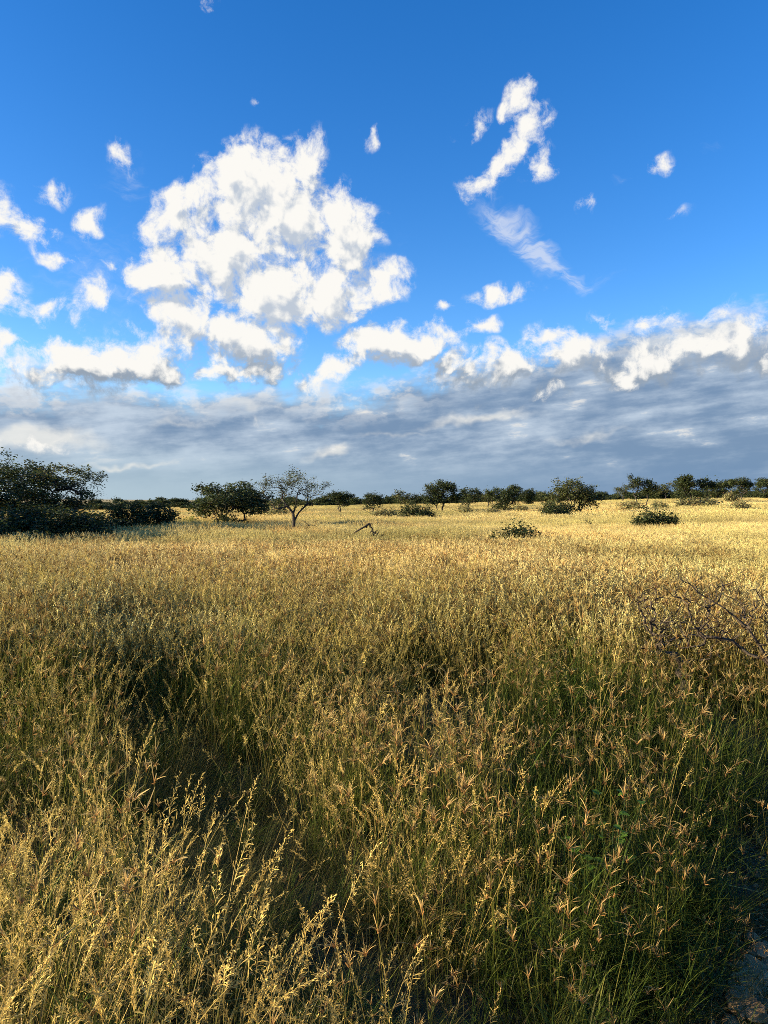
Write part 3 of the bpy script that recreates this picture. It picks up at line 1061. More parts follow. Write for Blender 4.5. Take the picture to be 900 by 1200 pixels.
def foliage(r, P, cnt, per, size, col, spread=0.10, limit=4, flat=0.35):
    """small leaf faces around the thin ends of the limbs"""
    thin = np.where((cnt <= limit) & (cnt > 0))[0]
    c = np.repeat(P[thin], per, 0) + r.normal(0, spread, (len(thin) * per, 3)) * np.array([1, 1, 0.75])
    n = len(c)
    a = r.normal(0, 1, (n, 3))
    a[:, 2] *= flat
    a /= np.linalg.norm(a, axis=1, keepdims=True)
    b = r.normal(0, 1, (n, 3))
    b -= a * (a * b).sum(1, keepdims=True)
    b /= np.linalg.norm(b, axis=1, keepdims=True)
    s = size * r.uniform(0.5, 1.3, n)[:, None]
    a, b = a * s * 0.5, b * s * 0.24
    v = np.stack([c - a, c - b * 1.0, c + a, c + b * 1.0], 1).reshape(-1, 3)
    f = np.arange(n * 4).reshape(n, 4)
    clump = np.repeat(r.uniform(0.65, 1.35, len(thin)), per)
    tone = clump * r.uniform(0.6, 1.5, n)
    cc = np.asarray(col)[None] * tone[:, None]
    cc[:, 0] *= 1 + 0.5 * (r.random(n) < 0.12)
    return v, f, np.repeat(cc, 4, 0)


DARK_LEAF, OLIVE_LEAF, GREY_LEAF, LIME_LEAF = (0.044, 0.058, 0.015), (0.080, 0.090, 0.024), (0.26, 0.235, 0.085), (0.16, 0.22, 0.022)


def lumps(r, env, k=5):
    """breaks smooth ellipsoids into uneven lumps"""
    out = []
    for (cx, cy, cz, rx, ry, rz, sh) in env:
        for _ in range(k):
            u = r.normal(0, 1, 3)
            u /= np.linalg.norm(u)
            f = r.uniform(0.30, 0.55)
            q = (1 - f) * r.uniform(0.9, 1.25)
            out.append((cx + u[0] * q * rx, cy + u[1] * q * ry, cz + u[2] * q * rz, rx * f * r.uniform(0.8, 1.3), ry * f, rz * f * r.uniform(0.7, 1.0), sh * 0.14))
        out.append((cx, cy, cz, rx * 0.95, ry * 0.95, rz * 0.95, sh * 0.6))
    return out


def build_tree(seed, env, n_tips, roots, per, size, col, spread=0.11, limit=4, rt=0.0042, hollow=0.5, wig=0.12, bow=0.12, step=0.14):
    """meshes (limbs, leaves) of one tree"""
    r = np.random.default_rng(seed)
    chains, P, cnt = grow(r, lumps(r, env), n_tips, roots, rt, wig, 0.52, hollow, step, bow)
    v, f = tube_mesh(chains)
    limbs = mesh_from('limbs', v, f, smooth=True)
    limbs.materials.append(M_BARK)
    lv = None
    if per:
        v, f, c = foliage(r, P, cnt, per, size, col, spread, limit)
        lv = mesh_from('foliage', v, f, c)
        lv.materials.append(M_LEAF)
    return limbs, lv


def plant(name, label, cat, px, d, meshes, rz=0.0, s=1.0, sz=None, group=None, sink=0.03, trunk='trunk', crown='crown', sy=1.0, top=None, wide=1.0):
    """stands a tree where the photograph shows it: px = column of the photograph, d = metres ahead"""
    x = sight(px, 590, d)[0]
    if top is not None:
        me = meshes[1] or meshes[0]
        co = np.empty(len(me.vertices) * 3, np.float32)
        me.vertices.foreach_get('co', co)
        s = (sight(px, top, d)[1] - H(x, d) + sink) / np.percentile(co[2::3], 99.0)
    t = thing(name, label, cat, (x, d, H(x, d) - sink), rz, group)
    t.scale = (s * wide, s * sy * wide, s if sz is None else sz)
    for nm, me in ((trunk, meshes[0]), (crown, meshes[1])):
        if me is not None:
            o = bpy.data.objects.new(nm, me)
            COL.objects.link(o)
            o.parent = t
    return t


def size_at(px, top, wpx, d):
    """height above ground and width, in metres, of something seen wpx wide with its top at row top"""
    x, z = sight(px, top, d)
    return z - H(x, d), wpx / FPX * d


def stem(h, lean=(0, 0), x=0, y=0, r=None, k=5):
    t = np.linspace(0, 1, k)[:, None]
    p = np.array([[x, y, 0.0]]) + t * np.array([[lean[0], lean[1], h]])
    if r is not None:
        p[1:, :2] += r.normal(0, 0.03, (k - 1, 2))
    return p


# --- the big thorn trees at the left edge
r = np.random.default_rng(5)
ms = build_tree(11, [(-0.4, 0.6, 2.6, 1.3, 2.8, 1.0, 3), (0.8, 0.4, 2.2, 1.0, 2.6, 0.9, 2), (-1.4, 0.4, 2.1, 0.9, 2.6, 0.9, 1.5), (0.1, 0.3, 1.5, 2.1, 3.2, 0.9, 2), (-1.2, -0.3, 1.2, 1.4, 3.0, 0.8, 1.2)],
                620, [stem(0.7, (0.2, 0), r=r), stem(0.8, (-0.5, 0.1), -0.15, r=r), stem(0.8, (0.6, -0.1), 0.1, r=r)],
                17, 0.12, DARK_LEAF, 0.15, 6, hollow=0.35)
BIG = ms
plant('thorn_tree', 'largest dense dark thorn tree, cut off by the left edge of the picture', 'tree', 22, 26.5, ms, 0.0, 1.0, top=541, sy=1.45)
ms = build_tree(12, [(0.1, 0, 2.75, 0.85, 1.6, 0.60, 3), (0.65, 0, 2.45, 0.55, 1.5, 0.65, 2), (-0.55, 0, 2.55, 0.5, 1.4, 0.55, 1.5), (0.55, 0, 1.9, 0.6, 1.4, 0.4, 1.2)],
                260, [stem(1.1, (0.25, 0), r=r), stem(1.0, (-0.25, 0.1), -0.05, r=r)], 9, 0.095, OLIVE_LEAF, 0.09, 4, hollow=0.35, bow=0.2, rt=0.0032)
plant('thorn_tree', 'thorn tree with an open arching crown and sky showing through, right beside the largest tree', 'tree', 80, 27.5, ms, 0.0, 1.0, top=545, sy=1.7)
for k, (tx_, ty_, s_) in enumerate(((-16.2, 21.0, 0.95), (-17.4, 25.0, 1.0), (-18.6, 29.5, 1.0))):  # unseen trees, added to lay their shadow over the grass to the right
    t = thing('thorn_tree', 'unseen thorn tree added to widen the shadow of the left thicket, standing beyond the left edge of the picture', 'tree', (tx_, ty_, H(tx_, ty_) - 0.03), 1.0 + k * 2, 'trees added beyond the left edge for their shadow')
    t.scale = (s_, s_, s_ * 0.95)
    for nm, me in (('trunk', BIG[0]), ('crown', BIG[1])):
        link(nm, me, None, t)
ms = build_tree(13, [(0, 0, 0.85, 1.5, 1.8, 0.75, 2), (1.0, 0, 0.7, 1.0, 1.6, 0.6, 1), (-1.0, 0, 0.7, 1.0, 1.6, 0.6, 1)], 280,
                [stem(0.3, (0.2, 0)), stem(0.3, (-0.4, 0), -0.3), stem(0.3, (0.4, 0), 0.4)], 16, 0.11, DARK_LEAF, 0.13, 6, hollow=0.2)
plant('thorn_bush', 'low dark bush filling the space under the open arching thorn tree', 'bush', 86, 22.6, ms, 0.2, 0.86, sy=1.3, trunk='stems', crown='foliage')
plant('thorn_bush', 'low dark bush in front of the largest tree at the left edge', 'bush', 24, 21.8, ms, 3.0, 0.92, sy=1.3, trunk='stems', crown='foliage')
ms = build_tree(14, [(0, 0, 1.15, 0.75, 0.7, 0.55, 2), (0.35, 0, 1.5, 0.5, 0.5, 0.35, 1)], 110, [stem(0.5, (0.15, 0)), stem(0.5, (-0.3, 0), -0.1), stem(0.45, (0.3, 0), 0.15)],
                9, 0.09, OLIVE_LEAF, 0.10, 4, hollow=0.3)
plant('thorn_bush', 'thin straggly bush with bare stems, between the thorn trees and two round dark bushes', 'bush', 128, 26, ms, 0.0, 1.0, top=584, trunk='stems', crown='foliage')
ms = build_tree(15, [(0, 0, 0.85, 0.72, 0.7, 0.75, 1)], 150, [stem(0.35, (0.1, 0)), stem(0.3, (-0.2, 0.05), -0.1)], 18, 0.10, DARK_LEAF, 0.12, 6, hollow=0.25)
plant('thorn_bush', 'left one of two round dark bushes at the end of the left thicket', 'bush', 156, 26.5, ms, 0.3, 1.0, top=589, sy=1.4, trunk='stems', crown='foliage')
plant('thorn_bush', 'right one of two round dark bushes at the end of the left thicket', 'bush', 186, 28, ms, 3.0, 1.0, top=590, sy=1.4, trunk='stems', crown='foliage')
ms = build_tree(16, [(0, 0, 0.45, 0.8, 0.5, 0.35, 1)], 60, [stem(0.15, (0.1, 0)), stem(0.15, (-0.2, 0.05), -0.1)], 3, 0.06, DARK_LEAF, 0.08, 2, hollow=0.3)
plant('thorn_bush', 'low twiggy scrub just right of the two round dark bushes', 'bush', 206, 26.5, ms, 0, 1.0, trunk='stems', crown='foliage')

# --- the wide dark bush tree and the sparse tree next to it
ms = build_tree(21, [(0, 0, 1.75, 1.4, 2.3, 0.75, 3), (-1.0, 0, 1.25, 0.9, 1.8, 0.55, 1.5), (1.0, 0, 1.55, 0.9, 1.8, 0.65, 1.5), (0, 0, 0.8, 0.9, 1.6, 0.6, 1.2)],
                420, [stem(0.5, (0.2, 0), r=r), stem(0.4, (-0.35, 0.1), -0.1, r=r)], 18, 0.13, DARK_LEAF, 0.14, 6, hollow=0.35)
plant('thorn_tree', 'wide dark leafy thorn tree with branches down to the grass, left of the sparse tree', 'tree', 269, 35, ms, 0.0, 1.0, top=567, sy=1.3)
ms = build_tree(22, [(0, 0, 1.0, 1.3, 1.0, 0.75, 1)], 200, [stem(0.4, (0.2, 0)), stem(0.4, (-0.3, 0), -0.1)], 8, 0.11, DARK_LEAF, 0.13, 5)
plant('thorn_bush', 'dark bush half hidden behind the sparse tree', 'bush', 314, 55, ms, 0, 1.25, trunk='stems', crown='foliage')
ms = build_tree(23, [(0, 0, 0.5, 0.28, 0.28, 0.45, 1)], 50, [stem(0.2, (0.05, 0)), stem(0.2, (-0.05, 0))], 8, 0.08, LIME_LEAF, 0.06, 5)
plant('leafy_shrub', 'bright yellow-green leafy shrub at the left foot of the wide dark thorn tree', 'shrub', 222, 33.5, ms, 0, 1.0, trunk='stems', crown='foliage')
ms = build_tree(24, [(0, 0, 2.65, 0.85, 0.9, 0.65, 3), (-0.9, 0, 2.5, 0.65, 0.7, 0.60, 1.6), (0.85, 0, 2.35, 0.65, 0.7, 0.5, 1.2), (1.45, 0, 2.55, 0.2, 0.3, 0.12, 0.2), (-0.6, 0, 1.75, 0.7, 0.6, 0.3, 0.7), (0.5, 0, 1.75, 0.6, 0.6, 0.3, 0.6)],
                300, [np.array([[0.05, 0, 0], [0.0, 0, 0.55], [0.02, 0, 1.0], [-0.01, 0, 1.35]]), np.array([[-0.01, 0, 1.35], [0.10, 0.02, 1.75], [0.16, 0, 2.2]]), np.array([[-0.01, 0, 1.35], [-0.24, 0.0, 1.65], [-0.55, 0.05, 2.0]]), np.array([[0.02, 0, 1.0], [0.22, 0.1, 1.4], [0.62, 0.1, 1.8]])],
                10, 0.075, OLIVE_LEAF, 0.10, 3, rt=0.0038, hollow=0.2, bow=0.03, wig=0.10)
plant('thorn_tree', 'sparse thorn tree with a forked bare trunk and thin see-through crown, standing alone', 'tree', 344, 26.5, ms, 0.0, 1.0, top=552)
ms = build_tree(25, [(0, 0, 0.5, 0.75, 0.5, 0.40, 1)], 70, [stem(0.2, (0.1, 0)), stem(0.2, (-0.2, 0), -0.1)], 1, 0.05, OLIVE_LEAF, 0.06, 1, hollow=0.2)
plant('thorn_bush', 'half bare twiggy scrub at the right foot of the sparse tree', 'bush', 362, 28, ms, 0, 1.1, trunk='stems', crown='foliage')

# --- the fallen branch right of the sparse tree
def limb_line(pts, k, r, wob=0.03):
    pts = np.asarray(pts, float)
    s = np.concatenate([[0], np.cumsum(np.linalg.norm(np.diff(pts, axis=0), axis=1))])
    t = np.linspace(0, s[-1], k)
    q = np.stack([np.interp(t, s, pts[:, i]) for i in range(3)], 1)
    q[1:-1] += r.normal(0, wob, (k - 2, 3))
    return q


def dead_branch(name, label, cat, px, d, limbs, twig_env, n_twigs, seed, rt, rz=0.0, group=None, part=None):
    """bare branch: main limbs given by hand, twigs grown at their ends"""
    r = np.random.default_rng(seed)
    roots = [limb_line(p, 9, r, 0.02) for p in limbs]
    chains, P, cnt = grow(r, twig_env, n_twigs, roots, rt, 0.10, 0.30, 0.2, 0.06, 0.0)
    v, f = tube_mesh(chains, 6)
    me = mesh_from(name, v, f, smooth=True)
    x = sight(px, 600, d)[0]
    o = link(name, me, M_DEAD)
    o.location = (x, d, H(x, d))
    o.rotation_euler = (0, 0, rz)
    return tag(o, label, cat, group)


FALLEN = dead_branch('fallen_branch', 'forked bare dead branch lying in the grass right of the sparse tree', 'branch', 418, 22.5,
            [[(-0.75, 0, 0.42), (-0.2, 0, 0.66), (0.2, 0.05, 0.95), (0.44, 0.1, 1.10)], [(-0.75, 0, 0.42), (0.0, -0.1, 0.58), (0.5, -0.15, 0.66)],
             [(0.44, 0.1, 1.10), (0.57, 0.1, 0.9), (0.60, 0.1, 0.72)]],
            [(0.66, -0.1, 0.72, 0.28, 0.25, 0.2, 2), (0.44, 0.1, 1.05, 0.15, 0.15, 0.12, 0.4)], 80, 31, 0.0120)

FALLEN.location.z -= 0.10
FALLEN.scale = (0.86, 0.86, 0.86)

# --- middle-distance trees, in the order they stand across the picture
T = {}
T['umbrella'] = build_tree(41, [(0, 0, 2.45, 1.25, 1.2, 0.45, 3), (0.3, 0, 1.75, 0.9, 0.9, 0.5, 1.2)], 210, [stem(1.2, (0.1, 0), r=r), stem(1.2, (-0.2, 0), 0.08, r=r)], 17, 0.15, DARK_LEAF, 0.15, 6)
T['spread'] = build_tree(42, [(0, 0, 2.1, 1.3, 1.2, 0.65, 3), (-0.7, 0, 1.4, 0.9, 0.9, 0.6, 1.4), (0.7, 0, 1.5, 0.9, 0.9, 0.6, 1.4)], 260, [stem(0.9, (0.15, 0), r=r), stem(0.8, (-0.3, 0), -0.06, r=r)], 16, 0.15, DARK_LEAF, 0.15, 6)
T['ragged'] = build_tree(43, [(-0.5, 0, 1.9, 0.6, 0.7, 0.6, 2), (0.6, 0, 1.8, 0.7, 0.7, 0.6, 2), (0, 0, 1.2, 1.0, 0.9, 0.5, 1)], 150, [stem(0.6, (0.1, 0), r=r), stem(0.7, (-0.35, 0), -0.1, r=r), stem(0.7, (0.35, 0), 0.1, r=r)], 13, 0.14, DARK_LEAF, 0.13, 5, hollow=0.3)
T['wide'] = build_tree(48, [(0, 0, 1.5, 1.7, 1.4, 0.7, 3), (-1.0, 0, 1.9, 0.8, 0.9, 0.4, 1), (1.1, 0, 1.75, 0.8, 0.9, 0.4, 1), (0, 0, 0.8, 1.3, 1.1, 0.5, 1)], 300, [stem(0.6, (0.15, 0), r=r), stem(0.6, (-0.4, 0), -0.06, r=r)], 15, 0.15, DARK_LEAF, 0.15, 5, hollow=0.3)
T['double'] = build_tree(49, [(-0.45, 0, 2.2, 0.7, 0.8, 0.55, 2), (0.7, 0, 2.0, 0.75, 0.8, 0.6, 2), (-0.9, 0, 2.85, 0.12, 0.2, 0.12, 0.15), (0.1, 0, 1.5, 1.0, 0.9, 0.4, 1)], 190, [stem(1.0, (-0.35, 0), -0.1, r=r), stem(1.0, (0.4, 0), 0.25, r=r)], 13, 0.14, DARK_LEAF, 0.13, 5, hollow=0.3)
T['thin'] = build_tree(44, [(0, 0, 1.8, 1.0, 0.8, 0.6, 2), (0.3, 0, 1.2, 0.8, 0.6, 0.5, 1.0)], 110, [stem(0.9, (0.1, 0), r=r), stem(0.9, (-0.15, 0), -0.05, r=r)], 10, 0.13, OLIVE_LEAF, 0.12, 4, hollow=0.3)
T['round'] = build_tree(45, [(0, 0, 1.5, 1.45, 1.3, 1.05, 3), (0.3, 0, 0.8, 1.3, 1.2, 0.6, 1)], 330, [stem(0.5, (0.1, 0)), stem(0.5, (-0.25, 0), -0.1)], 18, 0.16, DARK_LEAF, 0.16, 7, hollow=0.4)
T['mound'] = build_tree(46, [(0, 0, 0.75, 1.3, 1.0, 0.6, 2), (0.9, 0, 0.5, 0.8, 0.7, 0.4, 1), (-0.9, 0, 0.5, 0.8, 0.7, 0.4, 1)], 260, [stem(0.2, (0.1, 0)), stem(0.2, (-0.4, 0), -0.2), stem(0.2, (0.4, 0), 0.2)], 16, 0.12, DARK_LEAF, 0.13, 6, hollow=0.4)
T['tuft'] = build_tree(47, [(0, 0, 0.45, 0.75, 0.6, 0.45, 1)], 130, [stem(0.1, (0.1, 0)), stem(0.1, (-0.4, 0), -0.3), stem(0.1, (0.4, 0), 0.3)], 10, 0.12, GREY_LEAF, 0.13, 5, hollow=0.4)


def stand(kind, px, d, top, label, rz=0.0, wide=1.0, group=None, name='thorn_tree', cat='tree'):
    bush = name != 'thorn_tree'
    t = plant(name, label, cat, px, d, T[kind], rz, 1.0, None, group, top=top, wide=wide, trunk='stems' if bush else 'trunk', crown='foliage' if bush else 'crown')
    return t


stand('umbrella', 398, 76, 576, 'small flat-topped tree with a short trunk, alone right of the sparse tree', 0.2, 1.0)
stand('ragged', 436, 68, 578, 'ragged many-stemmed small tree right of the small flat-topped tree', 0.6, 0.95)
stand('thin', 475, 88, 575, 'thin open tree behind the low dark bush near the middle of the horizon', 0.3, 1.1)
stand('mound', 489, 52, 591, 'low dark leafy mound of a bush in front of the thin open tree', 0.1, 0.82, name='thorn_bush', cat='bush')
stand('spread', 517, 74, 564.5, 'tallest spreading tree near the middle of the horizon, with a visible trunk', 0.1, 0.92)
stand('ragged', 549, 88, 572, 'ragged tree close on the right of the tallest middle tree', 2.4, 1.15)
stand('thin', 572, 96, 575, 'thin olive tree between two ragged trees right of the middle', 1.1, 1.0)
stand('wide', 592, 78, 569.5, 'dark bushy tree with spiky top, left of a round far tree', 3.0, 0.8)
stand('round', 617, 125, 573.5, 'rounded dark tree further back, left of the broad low-branched tree', 0.5, 0.75)
stand('round', 634, 140, 576, 'small rounded tree just behind the broad low-branched tree', 2.5, 0.8)
ms = build_tree(51, [(0.1, 0, 1.7, 1.3, 1.2, 0.75, 3), (-1.0, 0, 1.1, 0.9, 0.9, 0.6, 1.3), (1.0, 0, 1.3, 0.9, 0.9, 0.6, 1.3), (-0.3, 0, 0.6, 1.5, 1.0, 0.4, 1)], 400,
                [stem(0.4, (0.2, 0), r=r), stem(0.4, (-0.4, 0), -0.1, r=r), stem(0.4, (0.5, 0), 0.1, r=r)], 14, 0.13, OLIVE_LEAF, 0.13, 5, hollow=0.35)
plant('thorn_tree', 'broad olive tree with low branches, the largest right of the middle', 'tree', 669, 58, ms, 0.0, 1.0, top=563, wide=0.92)
stand('mound', 652, 50, 589, 'low dark bush at the left foot of the broad olive tree', 0.9, 0.9, name='thorn_bush', cat='bush')
stand('double', 751, 84, 558, 'upright dark tree with a twig sticking out at its top left, behind the grey-green shrubs', 0.0, 0.95)
stand('thin', 731, 118, 568, 'small faint tree left of the upright dark tree', 2.0, 1.2)
stand('thin', 781, 128, 565, 'thin brownish tree between the upright dark tree and the round dark tree', 3.1, 1.4)
stand('wide', 813, 92, 558, 'dense round dark tree on the right part of the horizon', 0.2, 0.88)
stand('wide', 843, 135, 563.5, 'dark spreading tree between the round dark tree and the flat-topped trunk tree', 2.0, 1.1)
stand('umbrella', 869, 88, 560.5, 'flat-topped tree with a clear dark trunk near the right edge', 1.2, 1.0)
stand('wide', 897, 110, 561, 'dark tree cut off by the right edge of the picture', 4.2, 1.0)

# --- low shrubs in the grass
ms = build_tree(61, [(0, 0, 0.55, 0.55, 0.45, 0.35, 2), (0.35, 0, 0.5, 0.35, 0.3, 0.35, 1), (-0.45, 0, 0.42, 0.3, 0.3, 0.25, 0.8)], 130, [stem(0.2, (0.1, 0)), stem(0.2, (-0.2, 0), -0.1), stem(0.2, (0.3, 0), 0.1)], 13, 0.07, DARK_LEAF, 0.08, 4, hollow=0.2, rt=0.0045)
plant('thorn_bush', 'small half bare thorn bush alone in the pale grass, nearest of the field bushes', 'bush', 606, 19.5, ms, 0, 1.0, top=611, trunk='stems', crown='foliage')
ms = build_tree(62, [(0, 0, 0.55, 0.75, 0.6, 0.42, 2), (0.55, 0, 0.45, 0.5, 0.45, 0.32, 1), (-0.55, 0, 0.42, 0.45, 0.45, 0.3, 1)], 230, [stem(0.2, (0.1, 0)), stem(0.2, (-0.3, 0), -0.1), stem(0.2, (0.3, 0), 0.1)], 14, 0.09, DARK_LEAF, 0.10, 5, hollow=0.3)
plant('thorn_bush', 'dense low dark bush alone in the yellow grass on the right', 'bush', 768, 33, ms, 0, 1.0, top=597, wide=0.74, trunk='stems', crown='foliage')
ms = build_tree(63, [(0, 0, 0.6, 0.22, 0.2, 0.42, 1)], 34, [stem(0.5, (0.04, 0))], 4, 0.06, DARK_LEAF, 0.05, 2, hollow=0.2)
plant('thorn_bush', 'tiny upright seedling bush between the broad olive tree and the dense low bush', 'bush', 689, 33, ms, 0, 1.0, trunk='stems', crown='foliage')
ms = build_tree(64, [(0, 0, 0.5, 0.25, 0.25, 0.3, 1)], 40, [stem(0.3, (0.02, 0))], 5, 0.06, OLIVE_LEAF, 0.06, 2)
plant('thorn_bush', 'small dark green weed bush in the pale grass at the left, before the thorn trees', 'bush', 82, 13.5, ms, 0, 0.75, trunk='stems', crown='foliage')
for px, d, top, wd, rz, lab in ((818, 72, 583, 1.7, 0.2, 'widest grey-green shrub patch in the grass below the round dark tree'),
                                (868, 60, 586, 1.0, 1.3, 'grey-green shrub tuft nearest the right edge'),
                                (741, 66, 587, 1.2, 2.2, 'grey-green shrub under the upright dark tree'),
                                (773, 70, 587, 0.7, 3.0, 'small grey-green shrub between the upright dark tree and the widest shrub patch'),
                                (577, 62, 595, 0.9, 4.0, 'grey-green shrub right of the middle, under the ragged trees'),
                                (610, 70, 591, 1.0, 5.0, 'grey-green shrub patch left of the broad olive tree'),
                                (452, 55, 596, 1.2, 0.7, 'grey-green shrub left of the low dark leafy mound'),
                                (545, 66, 592, 1.0, 1.9, 'small grey-green shrub right of the tallest middle tree'),
                                (322, 50, 594, 1.0, 2.6, 'pale shrub in the grass left of the sparse tree trunk'),
                                (858, 100, 575, 0.8, 0.9, 'yellowish shrub at the foot of the flat-topped trunk tree')):
    stand('tuft', px, d, top, lab, rz, wd, 'grey-green shrubs scattered in the grass', 'grass_shrub', 'shrub')

# --- the far wood along the horizon: one mass
for k in range(4):
    rr_ = np.random.default_rng(300 + k)
    _, me = build_tree(70 + k, [(0, 0, 1.9, 2.0, 1.6, 1.0, 2), (1.2, 0, 1.5, 1.3, 1.2, 1.0, 1), (-1.3, 0, 1.4, 1.3, 1.2, 0.9, 1)], 150, [stem(0.5), stem(0.5, (0.5, 0)), stem(0.5, (-0.5, 0))], 7, 0.42, DARK_LEAF, 0.30, 6)
    PROTO.setdefault('far_tree', []).append(bpy.data.objects.new('far_tree', me))
n = 1000
q, a = rng.uniform(175, 480, n), rng.uniform(-R(44), R(44), n)
q[:450] = rng.uniform(175, 235, 450)
x, y = q * np.sin(a), q * np.cos(a)
s = rng.uniform(0.45, 1.1, n) * (0.45 + 0.75 * vnoise(x, y, 28, 51)) * (1 + np.clip((q - 230) / 350, 0, 1))
fw = scatter('far_wood', ['far_tree'], np.stack([x, y, hgt(x, y) - 0.1], 1), np.zeros(n, int), np.stack([s * 1.1, s * 1.1, s], 1), np.ones((n, 3)), 0.03)
fw.data.materials.clear()
fw.data.materials.append(M_LEAF)

# ================================================================== small things near the camera
# dead thorny limbs sticking out of the grass on the right
dead_branch('dead_branch', 'grey dead thorny branch slanting out of the green grass at the right edge', 'branch', 852, 4.9,
            [[(0.42, 0, 0.0), (0.32, 0, 0.50), (0.12, 0.02, 0.80), (-0.08, 0.03, 0.96), (-0.27, 0.03, 1.12)],
             [(0.32, 0, 0.50), (0.34, 0.05, 0.82), (0.24, 0.05, 1.02)], [(0.12, 0.02, 0.80), (0.16, 0.1, 0.98), (0.13, 0.1, 1.12)],
             [(0.32, 0, 0.50), (0.10, 0.1, 0.66), (-0.15, 0.15, 0.74), (-0.35, 0.2, 0.80)]],
            [(-0.15, 0, 1.02, 0.25, 0.15, 0.12, 1), (0.15, 0, 0.92, 0.3, 0.2, 0.2, 2), (0.35, 0, 0.8, 0.2, 0.2, 0.25, 1.2), (-0.2, 0.1, 0.78, 0.25, 0.2, 0.15, 1.3)], 190, 81, 0.0029)
bpy.data.objects['dead_branch'].location.z += 0.05
ms = build_tree(82, [(0, 0, 0.78, 0.36, 0.3, 0.34, 1), (-0.22, 0, 1.0, 0.2, 0.2, 0.15, 0.5)], 150,
                [stem(0.4, (0.05, 0)), stem(0.4, (-0.15, 0), -0.05), stem(0.4, (0.2, 0), 0.05)], 1, 0.03, (0.10, 0.05, 0.02), 0.03, 1, rt=0.0019, hollow=0.2, wig=0.12, bow=0.0)
ms[0].materials[0] = M_DEAD
plant('dry_bush', 'dry reddish twiggy bush standing left of the grey dead thorny branch', 'bush', 797, 5.4, ms, 0, 0.98, trunk='twigs', crown='foliage')


# a broad-leaved weed low in the green grass
def broad_leaf(base, az, el, L, w, droop, r):
    """one rounded leaf blade, folded along its midrib"""
    K, t = 6, np.linspace(0, 1, 6)
    p, _ = arcs(np.array([base]), np.array([az]), np.array([el]), np.array([droop]), np.array([L]), K)
    p = p[0]
    side = np.array([-math.sin(az), math.cos(az), 0.0])
    prof = np.sin(np.pi * np.clip(t * 0.96 + 0.02, 0, 1)) ** 0.7 * w * 0.5
    up = np.array([0, 0, 0.25]) * prof[:, None]
    v = np.concatenate([p - side * prof[:, None] + up, p, p + side * prof[:, None] + up])
    f = []
    for i in range(K - 1):
        f += [[i, i + K, i + K + 1, i + 1], [i + K, i + 2 * K, i + 2 * K + 1, i + K + 1]]
    return v, np.array(f)


def weed(px, py, d, label, seed, n, size):
    r = np.random.default_rng(seed)
    x = sight(px, py, d)[0]
    t = thing('weed', label, 'weed', (x, d, H(x, d)), 0)
    V, F, k, ch = [], [], 0, []
    for i in range(n):
        az, h = r.uniform(0, 6.28), r.uniform(0.28, 0.54)
        tip = np.array([math.cos(az) * r.uniform(0.02, 0.17), math.sin(az) * r.uniform(0.02, 0.17), h])
        ch.append((np.array([[0, 0, 0], tip * 0.5 + [0, 0, 0.04], tip]), np.array([0.003, 0.002, 0.0015])))
        for j in range(2):
            v, f = broad_leaf(tip, az + r.normal(0, 0.8), r.uniform(0.0, 0.7), size * r.uniform(0.7, 1.2), size * r.uniform(0.7, 0.95), r.uniform(0.2, 1.0), r)
            V.append(v)
            F.append(f + k)
            k += len(v)
    v, f = tube_mesh(ch, 4)
    me = mesh_from('stems', v, f, np.ones((len(v), 3)) * (0.06, 0.10, 0.02), smooth=True)
    link('stems', me, M_HERB, t)
    V = np.concatenate(V)
    me = mesh_from('leaves', V, np.concatenate(F), np.ones((len(V), 3)) * (0.12, 0.21, 0.018), smooth=True)
    link('leaves', me, M_HERB, t)
    return t


weed(716, 890, 2.9, 'low broad-leaved bright green weed in a gap of the dark green grass', 91, 18, 0.036)


# stones and pebbles on the track
def stone_mesh(name, r, sx, sy, sz):
    import bmesh
    bm = bmesh.new()
    bmesh.ops.create_icosphere(bm, subdivisions=2, radius=1.0)
    ph = r.uniform(0, 6, 6)
    for v in bm.verts:
        c = v.co
        k = 1 + 0.16 * math.sin(c.x * 3 + ph[0]) + 0.14 * math.sin(c.y * 3.7 + ph[1]) + 0.10 * math.sin(c.z * 5 + c.x * 4 + ph[2]) + r.normal(0, 0.04)
        v.co = Vector((c.x * sx * k, c.y * sy * k, max(-0.5, min(0.62 + r.normal(0, 0.05), c.z * k)) * sz))
    me = bpy.data.meshes.new(name)
    bm.to_mesh(me)
    bm.free()
    me.materials.append(M_STONE)
    return me


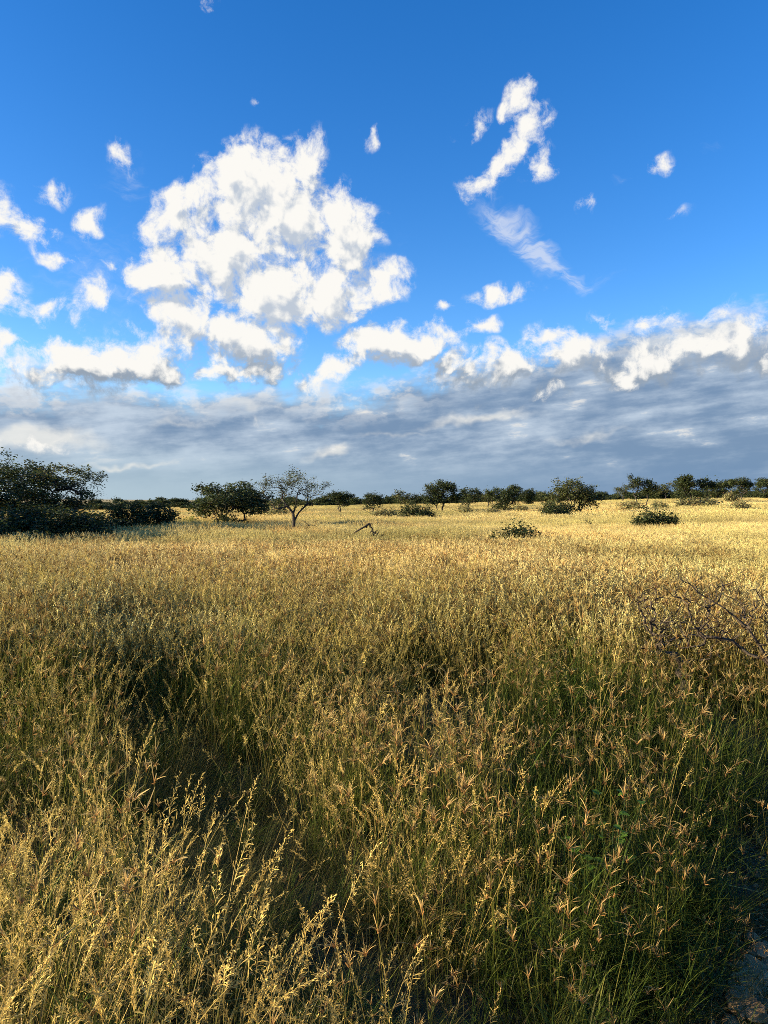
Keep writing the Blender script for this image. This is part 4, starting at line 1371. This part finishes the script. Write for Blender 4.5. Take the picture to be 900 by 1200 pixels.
r = np.random.default_rng(95)
protos = [stone_mesh('stone', r, *a) for a in ((0.05, 0.035, 0.018), (0.06, 0.03, 0.016), (0.04, 0.035, 0.022), (0.075, 0.028, 0.014))]
k = 0
while k < 26:
    px, py = r.uniform(815, 905), r.uniform(1060, 1205)
    d = EYE * FPX / (py - 588)
    x = sight(px, py, d)[0]
    if float(road_side(x, d)) < 0.03:
        continue
    o = bpy.data.objects.new('stone', protos[k % 4])
    COL.objects.link(o)
    o.location = (x, d, H(x, d) + 0.052)
    o.rotation_euler = (r.normal(0, 0.15), r.normal(0, 0.15), r.uniform(0, 6.28))
    s = r.uniform(0.6, 1.25)
    o.scale = (s, s, s)
    tag(o, 'small flat grey stone lying on the bare track at the bottom right corner', 'stone', 'flat stones on the bare track')
    k += 1
V, F, n = [], [], 0
oc = np.array([[1, 0, 0], [-1, 0, 0], [0, 1, 0], [0, -1, 0], [0, 0, 0.8], [0, 0, -0.8]], float)
of = np.array([[0, 2, 4], [2, 1, 4], [1, 3, 4], [3, 0, 4], [2, 0, 5], [1, 2, 5], [3, 1, 5], [0, 3, 5]])
gx_, gy_ = r.uniform(0.2, 2.8, 14000), r.uniform(1.0, 4.6, 14000)
ok = road_side(gx_, gy_) > r.normal(0.02, 0.10, 14000)
gx_, gy_ = gx_[ok], gy_[ok]
gz_ = hgt(gx_, gy_) + 0.012 + 0.030 * vnoise(gx_, gy_, 0.16, 5) + 0.022 * vnoise(gx_, gy_, 0.06, 6)
s_ = np.exp(r.normal(-4.7, 0.65, len(gx_)))
for i in range(len(gx_)):
    a = r.uniform(0, 6.28)
    m_ = np.array([[math.cos(a), -math.sin(a), 0], [math.sin(a), math.cos(a), 0], [0, 0, 1]])
    V.append((oc * r.uniform(0.6, 1.3, (6, 3))) @ m_.T * s_[i] + [gx_[i], gy_[i], gz_[i]])
    F.append(of + n)
    n += 6
link('gravel', mesh_from('gravel', np.concatenate(V), np.concatenate(F)), M_STONE, kind='stuff')

# fallen dry straws on the bare edge of the track
rb = Ribbons()
q = np.stack([r.uniform(0.9, 2.2, 700), r.uniform(1.9, 4.2, 700), np.zeros(700)], 1)
sd = road_side(q[:, 0], q[:, 1])
q = q[(sd > -0.25) & (sd < 0.7)]
q[:, 2] = hgt(q[:, 0], q[:, 1]) + 0.04
n = len(q)
p_, _ = arcs(q, r.uniform(0, 6.28, n), r.uniform(0.02, 0.5, n), r.uniform(0.0, 0.8, n), r.uniform(0.06, 0.35, n), 4)
rb.add(p_, np.full((n, 4), 0.0022), jit(r, lerp(GREY, STRAW, np.linspace(0, 1, 4)), n, 4, 0.4), r=r)
m_lit = leaf_material('dry_straw', 0.2)
link('straw_litter', rb.mesh('straw_litter'), m_lit, kind='stuff')
